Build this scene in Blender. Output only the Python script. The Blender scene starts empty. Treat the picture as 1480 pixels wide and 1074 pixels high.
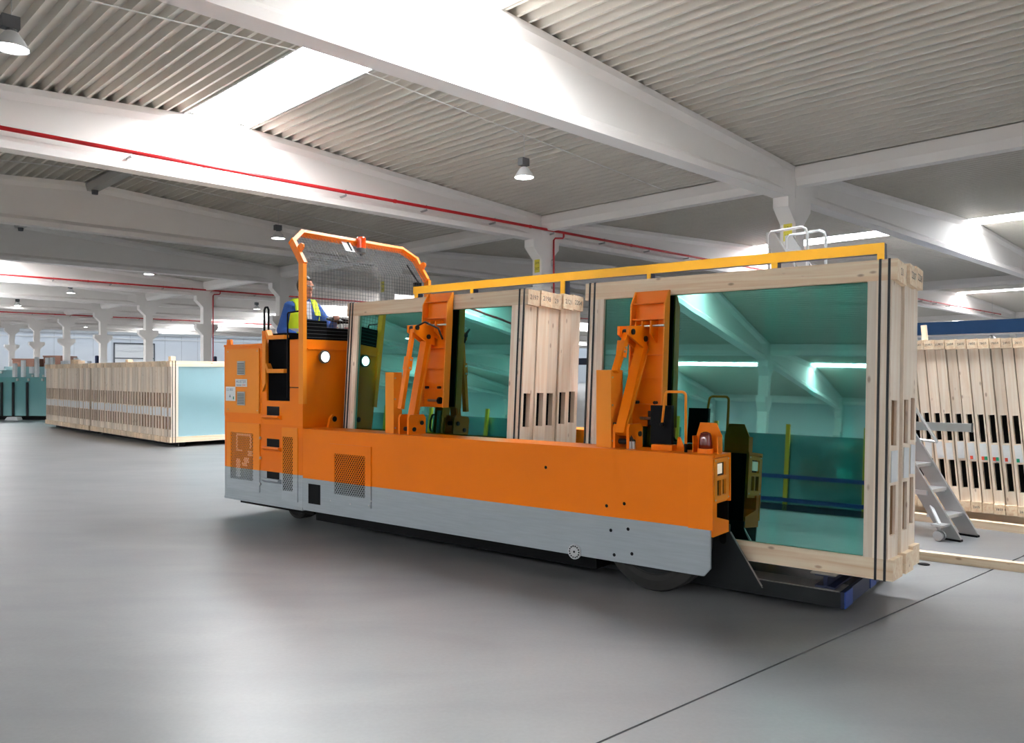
import bpy, bmesh, math, random
from mathutils import Vector, Matrix
random.seed(7)
scene = bpy.context.scene
COL = scene.collection

# ------------------------------------------------------------------ camera
F_PX, CX, CY, CAM_H = 1150.0, 740.0, 541.0, 1.7
cam_d = bpy.data.cameras.new('camera')
cam_d.sensor_width = 36.0
cam_d.lens = 36.0 * F_PX / 1480.0
cam_d.shift_y = (CY - 537.0) / 1480.0
cam_d.clip_start = 0.05
cam_d.clip_end = 600
cam = bpy.data.objects.new('camera', cam_d)
cam.location = (0, 0, CAM_H)
cam.rotation_euler = (math.pi / 2, 0, 0)
COL.objects.link(cam)
scene.camera = cam

# ------------------------------------------------------------------ world + exposure
world = bpy.data.worlds.new('world')
scene.world = world
world.use_nodes = True
world.node_tree.nodes['Background'].inputs[0].default_value = (0.75, 0.86, 1.0, 1)
world.node_tree.nodes['Background'].inputs[1].default_value = 1.0
scene.view_settings.view_transform = 'Standard'
scene.view_settings.look = 'None'
scene.view_settings.gamma = 1.0
scene.view_settings.use_curve_mapping = False
scene.view_settings.exposure = 0.6
SKY_EMIT = 24.0          # daylight coming through the roof-light panes
LAMP_EMIT = 30.0

# ------------------------------------------------------------------ frames of reference
B = math.radians(52.2)
VEH_O = (-3.4779, 9.6376)
VEH_YAW = -(math.pi / 2 - B)
A = math.radians(44.5)
HALL_O = (0.352 * 23.15, 23.15)
HALL_YAW = A
def VW(l, w, h=0.0):
    return Vector((VEH_O[0] + l * math.sin(B) + w * math.cos(B), VEH_O[1] - l * math.cos(B) + w * math.sin(B), h))
def HW(u, v, z=0.0):
    return Vector((HALL_O[0] + u * math.cos(A) - v * math.sin(A), HALL_O[1] + u * math.sin(A) + v * math.cos(A), z))

# ------------------------------------------------------------------ materials
MATS = {}
def _nt(name):
    m = bpy.data.materials.new(name)
    m.use_nodes = True
    nt = m.node_tree
    return m, nt, nt.nodes['Principled BSDF']
def srgb(r, g, b):
    f = lambda c: ((c / 255.0 + 0.055) / 1.055) ** 2.4 if c > 10 else c / 255.0 / 12.92
    return (f(r), f(g), f(b), 1)
def plain(name, col, rough=0.5, metal=0.0, emit=None, var=0.0, scale=8.0, bump=0.0, spec=0.5):
    m, nt, p = _nt(name)
    p.inputs['Base Color'].default_value = col
    p.inputs['Roughness'].default_value = rough
    p.inputs['Metallic'].default_value = metal
    p.inputs['Specular IOR Level'].default_value = spec
    if emit:
        p.inputs['Emission Color'].default_value = emit[0]
        p.inputs['Emission Strength'].default_value = emit[1]
    if var or bump:
        tc = nt.nodes.new('ShaderNodeTexCoord')
        n = nt.nodes.new('ShaderNodeTexNoise')
        n.inputs['Scale'].default_value = scale
        n.inputs['Detail'].default_value = 5
        nt.links.new(tc.outputs['Object'], n.inputs['Vector'])
        if var:
            mx = nt.nodes.new('ShaderNodeMixRGB')
            mx.inputs[1].default_value = tuple(c * (1 - var) for c in col[:3]) + (1,)
            mx.inputs[2].default_value = tuple(min(1, c * (1 + var)) for c in col[:3]) + (1,)
            nt.links.new(n.outputs['Fac'], mx.inputs[0])
            nt.links.new(mx.outputs[0], p.inputs['Base Color'])
        if bump:
            b = nt.nodes.new('ShaderNodeBump')
            b.inputs['Strength'].default_value = bump
            nt.links.new(n.outputs['Fac'], b.inputs['Height'])
            nt.links.new(b.outputs['Normal'], p.inputs['Normal'])
    MATS[name] = m
    return m
def emissive(name, col, strength):
    m, nt, p = _nt(name)
    p.inputs['Base Color'].default_value = (0.8, 0.8, 0.8, 1)
    p.inputs['Emission Color'].default_value = col
    p.inputs['Emission Strength'].default_value = strength
    MATS[name] = m
    return m
def wood(name, axis, c1, c2):
    """sawn softwood: grain stretched along one axis of the piece, knots, shade differing from piece to piece"""
    m, nt, p = _nt(name)
    L = nt.links.new
    tc = nt.nodes.new('ShaderNodeTexCoord')
    oi = nt.nodes.new('ShaderNodeObjectInfo')
    add = nt.nodes.new('ShaderNodeVectorMath'); add.operation = 'ADD'
    sc_ = nt.nodes.new('ShaderNodeVectorMath'); sc_.operation = 'SCALE'
    sc_.inputs[0].default_value = (37.0, 19.0, 53.0)
    L(oi.outputs['Random'], sc_.inputs['Scale'])
    L(tc.outputs['Object'], add.inputs[0]); L(sc_.outputs[0], add.inputs[1])
    mp = nt.nodes.new('ShaderNodeMapping')
    s = [28.0, 28.0, 28.0]; s[axis] = 1.1
    mp.inputs['Scale'].default_value = s
    L(add.outputs[0], mp.inputs['Vector'])
    n = nt.nodes.new('ShaderNodeTexNoise')
    n.inputs['Scale'].default_value = 1.0; n.inputs['Detail'].default_value = 6; n.inputs['Distortion'].default_value = 0.6
    L(mp.outputs[0], n.inputs['Vector'])
    cr = nt.nodes.new('ShaderNodeValToRGB')
    cr.color_ramp.elements[0].position = 0.3; cr.color_ramp.elements[0].color = c2
    cr.color_ramp.elements[1].position = 0.62; cr.color_ramp.elements[1].color = c1
    L(n.outputs['Fac'], cr.inputs[0])
    mp2 = nt.nodes.new('ShaderNodeMapping')
    s2 = [9.0, 9.0, 9.0]; s2[axis] = 4.0
    mp2.inputs['Scale'].default_value = s2
    L(add.outputs[0], mp2.inputs['Vector'])
    vo = nt.nodes.new('ShaderNodeTexVoronoi'); vo.inputs['Scale'].default_value = 1.0
    L(mp2.outputs[0], vo.inputs['Vector'])
    kr = nt.nodes.new('ShaderNodeValToRGB')
    kr.color_ramp.elements[0].position = 0.06; kr.color_ramp.elements[0].color = (1, 1, 1, 1)
    kr.color_ramp.elements[1].position = 0.13; kr.color_ramp.elements[1].color = (0, 0, 0, 1)
    L(vo.outputs['Distance'], kr.inputs[0])
    kn = nt.nodes.new('ShaderNodeMixRGB')
    kn.inputs[2].default_value = (c2[0] * 0.45, c2[1] * 0.35, c2[2] * 0.3, 1)
    L(cr.outputs[0], kn.inputs[1])
    km = nt.nodes.new('ShaderNodeMath'); km.operation = 'MULTIPLY'; km.inputs[1].default_value = 0.75
    L(kr.outputs[0], km.inputs[0]); L(km.outputs[0], kn.inputs[0])
    hv = nt.nodes.new('ShaderNodeHueSaturation')
    mr = nt.nodes.new('ShaderNodeMapRange')
    mr.inputs['To Min'].default_value = 0.82; mr.inputs['To Max'].default_value = 1.1
    L(oi.outputs['Random'], mr.inputs['Value']); L(mr.outputs[0], hv.inputs['Value'])
    L(kn.outputs[0], hv.inputs['Color'])
    L(hv.outputs[0], p.inputs['Base Color'])
    p.inputs['Roughness'].default_value = 0.65
    b = nt.nodes.new('ShaderNodeBump'); b.inputs['Strength'].default_value = 0.12; b.inputs['Distance'].default_value = 0.01
    L(n.outputs['Fac'], b.inputs['Height']); L(b.outputs[0], p.inputs['Normal'])
    MATS[name] = m
    return m
def paint_two(name, up, low, z_edge, rough):
    """factory paint: orange above a straight line, grey below it; scuffed in the grey"""
    m, nt, p = _nt(name)
    L = nt.links.new
    tc = nt.nodes.new('ShaderNodeTexCoord')
    sp = nt.nodes.new('ShaderNodeSeparateXYZ'); L(tc.outputs['Object'], sp.inputs[0])
    gt = nt.nodes.new('ShaderNodeMath'); gt.operation = 'GREATER_THAN'; gt.inputs[1].default_value = z_edge
    L(sp.outputs['Z'], gt.inputs[0])
    mp = nt.nodes.new('ShaderNodeMapping'); mp.inputs['Scale'].default_value = (2.0, 8, 30)
    L(tc.outputs['Object'], mp.inputs[0])
    n = nt.nodes.new('ShaderNodeTexNoise'); n.inputs['Scale'].default_value = 1.6; n.inputs['Detail'].default_value = 7
    L(mp.outputs[0], n.inputs['Vector'])
    r = nt.nodes.new('ShaderNodeValToRGB')
    r.color_ramp.elements[0].position = 0.35; r.color_ramp.elements[0].color = tuple(c * 0.95 for c in low[:3]) + (1,)
    r.color_ramp.elements[1].position = 0.7; r.color_ramp.elements[1].color = tuple(min(1, c * 1.06) for c in low[:3]) + (1,)
    L(n.outputs['Fac'], r.inputs[0])
    n2 = nt.nodes.new('ShaderNodeTexNoise'); n2.inputs['Scale'].default_value = 2.5; n2.inputs['Detail'].default_value = 3
    L(tc.outputs['Object'], n2.inputs['Vector'])
    r2 = nt.nodes.new('ShaderNodeMixRGB')
    r2.inputs[1].default_value = tuple(c * 0.93 for c in up[:3]) + (1,); r2.inputs[2].default_value = up
    L(n2.outputs['Fac'], r2.inputs[0])
    mx = nt.nodes.new('ShaderNodeMixRGB')
    L(gt.outputs[0], mx.inputs[0]); L(r.outputs[0], mx.inputs[1]); L(r2.outputs[0], mx.inputs[2])
    L(mx.outputs[0], p.inputs['Base Color'])
    p.inputs['Roughness'].default_value = rough
    p.inputs['Specular IOR Level'].default_value = 0.3
    MATS[name] = m
    return m
def pane_mat(name, tint, body, gloss=0.72, rough=0.015, wave=0.02):
    """thick pack of float glass: strong green-tinted mirror over a deep green body"""
    m, nt, p = _nt(name)
    L = nt.links.new
    nt.nodes.remove(p)
    out = nt.nodes['Material Output']
    g = nt.nodes.new('ShaderNodeBsdfGlossy'); g.inputs['Color'].default_value = tint; g.inputs['Roughness'].default_value = rough
    d = nt.nodes.new('ShaderNodeBsdfDiffuse'); d.inputs['Color'].default_value = body
    g2 = nt.nodes.new('ShaderNodeBsdfGlossy'); g2.inputs['Color'].default_value = (0.9, 0.95, 0.95, 1); g2.inputs['Roughness'].default_value = 0.01
    mx = nt.nodes.new('ShaderNodeMixShader'); mx.inputs[0].default_value = gloss
    L(d.outputs[0], mx.inputs[1]); L(g.outputs[0], mx.inputs[2])
    fr = nt.nodes.new('ShaderNodeFresnel'); fr.inputs['IOR'].default_value = 1.5
    mx2 = nt.nodes.new('ShaderNodeMixShader')
    L(fr.outputs[0], mx2.inputs[0]); L(mx.outputs[0], mx2.inputs[1]); L(g2.outputs[0], mx2.inputs[2])
    L(mx2.outputs[0], out.inputs['Surface'])
    if wave:
        tc = nt.nodes.new('ShaderNodeTexCoord')
        mp = nt.nodes.new('ShaderNodeMapping'); mp.inputs['Scale'].default_value = (3.0, 3.0, 0.4)
        L(tc.outputs['Object'], mp.inputs[0])
        n = nt.nodes.new('ShaderNodeTexNoise'); n.inputs['Scale'].default_value = 1.2; n.inputs['Detail'].default_value = 1
        L(mp.outputs[0], n.inputs['Vector'])
        b = nt.nodes.new('ShaderNodeBump'); b.inputs['Strength'].default_value = wave; b.inputs['Distance'].default_value = 0.05
        L(n.outputs['Fac'], b.inputs['Height'])
        L(b.outputs[0], g.inputs['Normal'])
    MATS[name] = m
    return m
def concrete(name):
    m, nt, p = _nt(name)
    L = nt.links.new
    geo = nt.nodes.new('ShaderNodeNewGeometry')
    n1 = nt.nodes.new('ShaderNodeTexNoise'); n1.inputs['Scale'].default_value = 0.45; n1.inputs['Detail'].default_value = 4; n1.inputs['Roughness'].default_value = 0.5; n1.inputs['Distortion'].default_value = 0.3
    L(geo.outputs['Position'], n1.inputs['Vector'])
    mp = nt.nodes.new('ShaderNodeMapping'); mp.inputs['Scale'].default_value = (0.7, 2.2, 1); mp.inputs['Rotation'].default_value = (0, 0, 0.7)
    L(geo.outputs['Position'], mp.inputs[0])
    n2 = nt.nodes.new('ShaderNodeTexNoise'); n2.inputs['Scale'].default_value = 1.0; n2.inputs['Detail'].default_value = 6; n2.inputs['Distortion'].default_value = 0.7
    L(mp.outputs[0], n2.inputs['Vector'])
    n3 = nt.nodes.new('ShaderNodeTexNoise'); n3.inputs['Scale'].default_value = 40; n3.inputs['Detail'].default_value = 4
    L(geo.outputs['Position'], n3.inputs['Vector'])
    r1 = nt.nodes.new('ShaderNodeValToRGB')
    e = r1.color_ramp.elements
    e[0].position = 0.30; e[0].color = (0.172, 0.176, 0.182, 1)
    e[1].position = 0.70; e[1].color = (0.252, 0.254, 0.257, 1)
    L(n1.outputs['Fac'], r1.inputs[0])
    r2 = nt.nodes.new('ShaderNodeValToRGB')
    e = r2.color_ramp.elements
    e[0].position = 0.30; e[0].color = (0.74, 0.75, 0.79, 1)
    e[1].position = 0.66; e[1].color = (1, 1, 1, 1)
    L(n2.outputs['Fac'], r2.inputs[0])
    mu = nt.nodes.new('ShaderNodeMixRGB'); mu.blend_type = 'MULTIPLY'; mu.inputs[0].default_value = 0.7
    L(r1.outputs[0], mu.inputs[1]); L(r2.outputs[0], mu.inputs[2])
    mu2 = nt.nodes.new('ShaderNodeMixRGB'); mu2.blend_type = 'OVERLAY'; mu2.inputs[0].default_value = 0.10
    L(mu.outputs[0], mu2.inputs[1]); L(n3.outputs['Fac'], mu2.inputs[2])
    L(mu2.outputs[0], p.inputs['Base Color'])
    rr = nt.nodes.new('ShaderNodeMapRange'); rr.inputs['To Min'].default_value = 0.31; rr.inputs['To Max'].default_value = 0.39
    L(n1.outputs['Fac'], rr.inputs['Value']); L(rr.outputs[0], p.inputs['Roughness'])
    b = nt.nodes.new('ShaderNodeBump'); b.inputs['Strength'].default_value = 0.012; b.inputs['Distance'].default_value = 0.02
    L(n2.outputs['Fac'], b.inputs['Height']); L(b.outputs[0], p.inputs['Normal'])
    MATS[name] = m
    return m

ORANGE = srgb(255, 129, 0)
plain('orange', ORANGE, 0.4, var=0.05, scale=3, spec=0.3)
plain('orange_panel_lit', srgb(255, 150, 40), 0.42, var=0.05, scale=2, spec=0.3)  # lighter orange: panel tone, and painted light on lamp panel, rests and posts
paint_two('two_tone', ORANGE, srgb(166, 174, 180), 0.565, 0.38)
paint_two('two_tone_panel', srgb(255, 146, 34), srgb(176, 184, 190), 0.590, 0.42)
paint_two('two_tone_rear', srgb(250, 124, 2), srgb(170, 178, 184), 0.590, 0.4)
plain('black', (0.004, 0.004, 0.005, 1), 0.5, spec=0.12)
plain('black_pad', (0.003, 0.003, 0.004, 1), 0.8, spec=0.06)
plain('rubber', (0.018, 0.017, 0.016, 1), 0.7, var=0.3, scale=20, bump=0.2)
plain('dark_steel', (0.014, 0.016, 0.018, 1), 0.5, metal=0.0, spec=0.25, var=0.25, scale=6)
plain('worn_steel', (0.24, 0.23, 0.22, 1), 0.42, metal=0.5, var=0.35, scale=9)
plain('steel', (0.55, 0.56, 0.57, 1), 0.3, metal=1.0)
plain('aluminium', (0.66, 0.67, 0.68, 1), 0.38, metal=0.75, var=0.06, scale=5)
plain('stringer_grey', (0.40, 0.40, 0.40, 1), 0.42, metal=0.4, var=0.08, scale=5)
plain('blue_paint', srgb(28, 62, 140), 0.4, var=0.15, scale=5)
plain('navy_paint', srgb(16, 28, 62), 0.45, var=0.15, scale=5)
plain('girder_blue', srgb(30, 96, 160), 0.45, var=0.06, scale=3)
plain('yellow_paint', srgb(244, 186, 32), 0.42, var=0.06, scale=4)
plain('white_paint', (0.8, 0.79, 0.77, 1), 0.6, var=0.02, scale=2)
plain('beam_white', (0.93, 0.885, 0.85, 1), 0.62, var=0.02, scale=1.2)
plain('deck_metal', (0.69, 0.65, 0.585, 1), 0.42, metal=0.0, var=0.02, scale=1.0)
plain('wall_panel', (0.78, 0.80, 0.82, 1), 0.6)
plain('red_pipe', srgb(196, 24, 30), 0.4)
plain('galvanised', (0.48, 0.48, 0.47, 1), 0.45, metal=0.6)
plain('lamp_shell', (0.62, 0.62, 0.62, 1), 0.4)
plain('lamp_gear', (0.10, 0.105, 0.11, 1), 0.5)
plain('paper', (0.82, 0.83, 0.84, 1), 0.7, var=0.06, scale=25)
plain('ink', (0.05, 0.045, 0.05, 1), 0.8)
plain('ink_grey', (0.2, 0.24, 0.3, 1), 0.8)
plain('sticker_green', srgb(30, 150, 110), 0.6)
plain('sticker_red', srgb(232, 84, 58), 0.6)
plain('sign_yellow', srgb(222, 208, 70), 0.6)
plain('strap_black', (0.012, 0.011, 0.012, 1), 0.5)
plain('cardboard', srgb(140, 100, 84), 0.7, var=0.1)
plain('white_plastic', (0.85, 0.87, 0.9, 1), 0.4)
plain('slot_shade', (0.006, 0.006, 0.006, 1), 0.9, spec=0.1)  # near-black stands in for the shade inside crate slots
plain('slot_brown', srgb(132, 94, 60), 0.8, spec=0.2, var=0.1)
plain('skin', srgb(205, 140, 115), 0.5)
plain('hair', (0.018, 0.012, 0.009, 1), 0.6, bump=0.4, scale=60)
plain('jacket_blue', srgb(44, 92, 170), 0.8, var=0.15, scale=12, bump=0.3)
plain('trousers', srgb(24, 36, 66), 0.85, var=0.1, scale=12)
plain('hivis', srgb(222, 255, 40), 0.7, var=0.05, scale=10, emit=None)
plain('reflective', (0.6, 0.61, 0.62, 1), 0.35, metal=0.3)
plain('shirt', (0.62, 0.66, 0.72, 1), 0.8)
plain('eye', (0.03, 0.025, 0.02, 1), 0.2)
plain('lip', srgb(170, 95, 85), 0.5)
plain('beacon_orange', srgb(240, 76, 18), 0.12, spec=0.8)
plain('beacon_dark', srgb(120, 30, 22), 0.08, spec=1.0)
plain('lens_glass', (0.75, 0.75, 0.72, 1), 0.08, emit=((1, 0.80, 0.58, 1), 0.3))
emissive('head_lamp', (1.0, 0.97, 0.9, 1), 14.0)
emissive('sky_pane', (0.93, 0.97, 1.0, 1), SKY_EMIT)
emissive('lamp_disc', (1.0, 0.98, 0.95, 1), LAMP_EMIT)
wood('pine_x', 0, srgb(246, 226, 198), srgb(230, 196, 160))
wood('pine_z', 2, srgb(247, 233, 216), srgb(234, 210, 186))
wood('pine_brown', 2, srgb(176, 138, 100), srgb(140, 100, 68))
pane_mat('glass_pack', (0.075, 0.42, 0.345, 1), (0.002, 0.030, 0.026, 1), gloss=0.9, wave=0.006)
pane_mat('glass_pale', (0.62, 0.84, 0.88, 1), (0.36, 0.60, 0.66, 1), gloss=0.45, rough=0.05)
pane_mat('glass_teal', (0.36, 0.62, 0.62, 1), (0.10, 0.34, 0.36, 1), gloss=0.35, rough=0.08)
pane_mat('glass_store', (0.40, 0.66, 0.66, 1), (0.19, 0.43, 0.44, 1), gloss=0.3, rough=0.1)
concrete('concrete')

# ------------------------------------------------------------------ mesh helpers
class MB:
    def __init__(self):
        self.bm = bmesh.new()
    def box(self, a, b):
        (x0, y0, z0), (x1, y1, z1) = a, b
        v = [self.bm.verts.new(p) for p in ((x0, y0, z0), (x1, y0, z0), (x1, y1, z0), (x0, y1, z0), (x0, y0, z1), (x1, y0, z1), (x1, y1, z1), (x0, y1, z1))]
        for f in ((0, 3, 2, 1), (4, 5, 6, 7), (0, 1, 5, 4), (1, 2, 6, 5), (2, 3, 7, 6), (3, 0, 4, 7)):
            self.bm.faces.new([v[i] for i in f])
        return self
    def hexa(self, pts):
        v = [self.bm.verts.new(p) for p in pts]
        for f in ((0, 3, 2, 1), (4, 5, 6, 7), (0, 1, 5, 4), (1, 2, 6, 5), (2, 3, 7, 6), (3, 0, 4, 7)):
            self.bm.faces.new([v[i] for i in f])
        return self
    def prism(self, poly, axis, a, b):
        """poly: 2-D outline; axis: 0,1,2 extrusion axis between a and b (other two coordinates in order)"""
        def P(p, t):
            q = [p[0], p[1]]
            q.insert(axis, t)
            return q
        r0 = [self.bm.verts.new(P(p, a)) for p in poly]
        r1 = [self.bm.verts.new(P(p, b)) for p in poly]
        n = len(poly)
        self.bm.faces.new(r0[::-1]); self.bm.faces.new(r1)
        for i in range(n):
            self.bm.faces.new((r0[i], r0[(i + 1) % n], r1[(i + 1) % n], r1[i]))
        return self
    def tube(self, pts, r, seg=8, closed=False):
        pts = [Vector(p) for p in pts]
        rr = r if isinstance(r, (list, tuple)) else [r] * len(pts)
        rings = []
        n = len(pts)
        ref = None
        for i, p in enumerate(pts):
            if closed:
                t = (pts[(i + 1) % n] - pts[i - 1]).normalized()
            else:
                t = (pts[min(i + 1, n - 1)] - pts[max(i - 1, 0)]).normalized()
            if ref is None:
                ref = t.orthogonal().normalized()
            else:
                ref = (ref - t * ref.dot(t))
                ref = ref.normalized() if ref.length > 1e-6 else t.orthogonal().normalized()
            bn = t.cross(ref)
            rings.append([self.bm.verts.new(p + rr[i] * (math.cos(2 * math.pi * k / seg) * ref + math.sin(2 * math.pi * k / seg) * bn)) for k in range(seg)])
        m = n if closed else n - 1
        for i in range(m):
            a, b = rings[i], rings[(i + 1) % n]
            for k in range(seg):
                self.bm.faces.new((a[k], a[(k + 1) % seg], b[(k + 1) % seg], b[k]))
        if not closed:
            self.bm.faces.new(rings[0][::-1]); self.bm.faces.new(rings[-1])
        return self
    def bar(self, p0, p1, wdt, thk, up=(0, 0, 1)):
        """square bar between two points"""
        p0, p1 = Vector(p0), Vector(p1)
        t = (p1 - p0).normalized()
        u = Vector(up)
        s = t.cross(u).normalized()
        u = s.cross(t).normalized()
        pts = []
        for p in (p0, p1):
            pts += [p - s * wdt / 2 - u * thk / 2, p + s * wdt / 2 - u * thk / 2, p + s * wdt / 2 + u * thk / 2, p - s * wdt / 2 + u * thk / 2]
        self.hexa(pts)
        return self
    def lathe(self, prof, seg=20, centre=(0, 0, 0), axis=2):
        rings = []
        for r, z in prof:
            ring = []
            for k in range(seg):
                a = 2 * math.pi * k / seg
                q = [r * math.cos(a), r * math.sin(a)]
                q.insert(axis, z)
                ring.append(self.bm.verts.new((q[0] + centre[0], q[1] + centre[1], q[2] + centre[2])))
            rings.append(ring)
        for a, b in zip(rings, rings[1:]):
            for k in range(seg):
                self.bm.faces.new((a[k], a[(k + 1) % seg], b[(k + 1) % seg], b[k]))
        self.bm.faces.new(rings[0][::-1]); self.bm.faces.new(rings[-1])
        return self
    def ball(self, c, r, sub=2, scale=(1, 1, 1)):
        g = bmesh.ops.create_icosphere(self.bm, subdivisions=sub, radius=r)
        for v in g['verts']:
            v.co = Vector((v.co.x * scale[0] + c[0], v.co.y * scale[1] + c[1], v.co.z * scale[2] + c[2]))
        return self
    def capsule(self, p0, p1, r0, r1, seg=12):
        p0, p1 = Vector(p0), Vector(p1)
        d = (p1 - p0)
        L = d.length
        t = d / L
        pts, rs = [], []
        for a in (-80, -50, -20):
            pts.append(p0 + t * r0 * math.sin(math.radians(a))); rs.append(r0 * math.cos(math.radians(a)))
        for a in (20, 50, 80):
            pts.append(p1 + t * r1 * math.sin(math.radians(a))); rs.append(r1 * math.cos(math.radians(a)))
        self.tube(pts, rs, seg)
        return self
    def mesh(self, name, mat, smooth=False, bevel=0.0):
        bm = self.bm
        if bevel:
            es = [e for e in bm.edges if len(e.link_faces) == 2 and e.calc_face_angle(0) > 0.6]
            bmesh.ops.bevel(bm, geom=es, offset=bevel, segments=1, profile=0.5, affect='EDGES', clamp_overlap=True)
        bmesh.ops.recalc_face_normals(bm, faces=bm.faces)
        me = bpy.data.meshes.new(name)
        bm.to_mesh(me); bm.free()
        for mt in (mat if isinstance(mat, (list, tuple)) else [mat]):
            me.materials.append(MATS[mt])
        if smooth:
            for p in me.polygons:
                p.use_smooth = True
        return me
    def build(self, name, mat, parent=None, smooth=False, bevel=0.0):
        return link(name, self.mesh(name, mat, smooth, bevel), parent)
def link(name, me, parent=None, loc=(0, 0, 0), rot=(0, 0, 0)):
    o = bpy.data.objects.new(name, me)
    COL.objects.link(o)
    o.parent = parent
    o.location = loc
    o.rotation_euler = rot
    return o
def empty(name, loc, rot=(0, 0, 0)):
    o = bpy.data.objects.new(name, None)
    o.empty_display_size = 0.1
    COL.objects.link(o)
    o.location = loc; o.rotation_euler = rot
    return o
def tag(o, label=None, cat=None, group=None, kind=None):
    if label: o['label'] = label
    if cat: o['category'] = cat
    if group: o['group'] = group
    if kind: o['kind'] = kind
    return o
def copy_tree(o, parent=None):
    c = o.copy(); COL.objects.link(c); c.parent = parent
    for ch in list(o.children):
        copy_tree(ch, c)
    return c
_txt = {}
def text_mesh(s, size, mat):
    key = (s, size, mat)
    if key not in _txt:
        cu = bpy.data.curves.new('t', 'FONT')
        cu.body = s; cu.size = size; cu.align_x = 'CENTER'; cu.align_y = 'CENTER'; cu.resolution_u = 2
        t = bpy.data.objects.new('t', cu); COL.objects.link(t)
        bpy.context.view_layer.update()
        me = bpy.data.meshes.new_from_object(t.evaluated_get(bpy.context.evaluated_depsgraph_get()))
        me.materials.clear(); me.materials.append(MATS[mat])
        bpy.data.objects.remove(t); bpy.data.curves.remove(cu)
        _txt[key] = me
    return _txt[key]
RX90 = (math.pi / 2, 0, 0)            # text readable from -y
RXEND = (math.pi / 2, 0, math.pi / 2)  # text readable from +x
RXEND_N = (math.pi / 2, 0, -math.pi / 2)  # text readable from -x

# ================================================================== THE HALL
ROWS = [-76.8, -51.2, -25.6, 0.0, 33.0, 66.0, 99.0]
KS = list(range(-4, 10))
Z_COR, Z_TIE, Z_TOP = 6.75, 7.11, 7.65
SKY_BAYS = {-3, -4, -1, 0, 3, 4, 7, 8}
def rise(L): return 0.85 if L < 30 else 0.72
def has_light(u0, k): return k in SKY_BAYS or k >= 3 or u0 not in (-25.6, 0.0)   # bays with a ridge roof light; all outer-span bays added for fill light

# floor: two big slabs with an open joint between them, on a dark base
ang = math.radians(90 - 49.3)
floor = empty('floor', (1.71, 4.80, 0), (0, 0, ang)); tag(floor, kind='structure')
MB().box((-160, 0.007, -0.2), (200, 200, 0)).build('slab', 'concrete', floor, bevel=0.004)
MB().box((-160, -200, -0.2), (200, -0.007, 0)).build('slab', 'concrete', floor, bevel=0.004)
MB().box((-160, -0.0069, -0.2), (200, 0.0069, -0.012)).build('joint_filler', 'black', floor)
for (x, y, r) in ((3.68, 7.11, 0.05), (4.28, 6.98, 0.045)):
    o = MB().lathe([(r, 0.0), (r, 0.006), (r * 0.7, 0.01)], 14).build('anchor_cap', 'black')
    o.parent = floor
    o.matrix_parent_inverse = Matrix.Identity(4)
    M = Matrix.LocRotScale(Vector((1.71, 4.80, 0)), Matrix.Rotation(ang, 3, 'Z').to_euler(), None).inverted()
    o.location = M @ Vector((x, y, 0))

# columns
def column_mesh():
    m = MB()
    a, bq = 0.26, 0.235
    m.box((-a, -bq, 0), (a, bq, Z_TIE))
    for zt in (Z_COR, 4.95):
        for s in (-1, 1):
            m.prism([(s * a * 0.9, zt), (s * (a + 0.44), zt), (s * (a + 0.44), zt - 0.29), (s * a * 0.9, zt - 0.75)], 1, -bq + 0.002, bq - 0.002)
    return m.mesh('column', 'beam_white', bevel=0.012)
# MB.prism axis=1 puts (x, z) outline between two y values
col_me = column_mesh()
for u in ROWS:
    for k in KS:
        if u == -25.6 and k in (-1, 0): continue
        c = link('column', col_me, None, HW(u, 10 * k), (0, 0, HALL_YAW)); tag(c, kind='structure')

# main roof beams: I-section, deeper towards the ridge
def beam_mesh(L):
    m = MB()
    bm = m.bm
    e = 0.10
    st = [(e, 0.225), (0.9, 0.225), (1.5, 0.09), (L / 2, 0.09), (L - 1.5, 0.09), (L - 0.9, 0.225), (L - e, 0.225)]
    rings = []
    for x, web in st:
        t = (Z_TOP - Z_COR) + rise(L) * (1 - abs(2 * x / L - 1))
        half = [(0.225, 0.0), (0.225, 0.17), (web, 0.30 if web < 0.2 else 0.2), (web, t - 0.30 if web < 0.2 else t - 0.2), (0.215, t - 0.15), (0.215, t)]
        ring = [bm.verts.new((x, y, z)) for y, z in half] + [bm.verts.new((x, -y, z)) for y, z in half[::-1]]
        rings.append(ring)
    n = len(rings[0])
    for a_, b_ in zip(rings, rings[1:]):
        for i in range(n):
            bm.faces.new((a_[i], a_[(i + 1) % n], b_[(i + 1) % n], b_[i]))
    bm.faces.new(rings[0][::-1]); bm.faces.new(rings[-1])
    return m.mesh('roof_beam', 'beam_white')
bmesh_of = {}
for u0, u1 in zip(ROWS, ROWS[1:]):
    L = round(u1 - u0, 3)
    if L not in bmesh_of: bmesh_of[L] = beam_mesh(L)
    for k in KS:
        o = link('roof_beam', bmesh_of[L], None, HW(u0, 10 * k, Z_COR), (0, 0, HALL_YAW)); tag(o, kind='structure')
# tie beams along the column rows
tie_me = MB().prism([(-0.17, 0), (0.17, 0), (0.27, 0.22), (0.27, 0.54), (-0.27, 0.54), (-0.27, 0.22)], 1, 0.0, 9.98).mesh('tie_beam', 'beam_white')
for u in ROWS:
    for k in KS[:-1]:
        o = link('tie_beam', tie_me, None, HW(u, 10 * k, Z_TIE), (0, 0, HALL_YAW)); tag(o, kind='structure')

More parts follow.
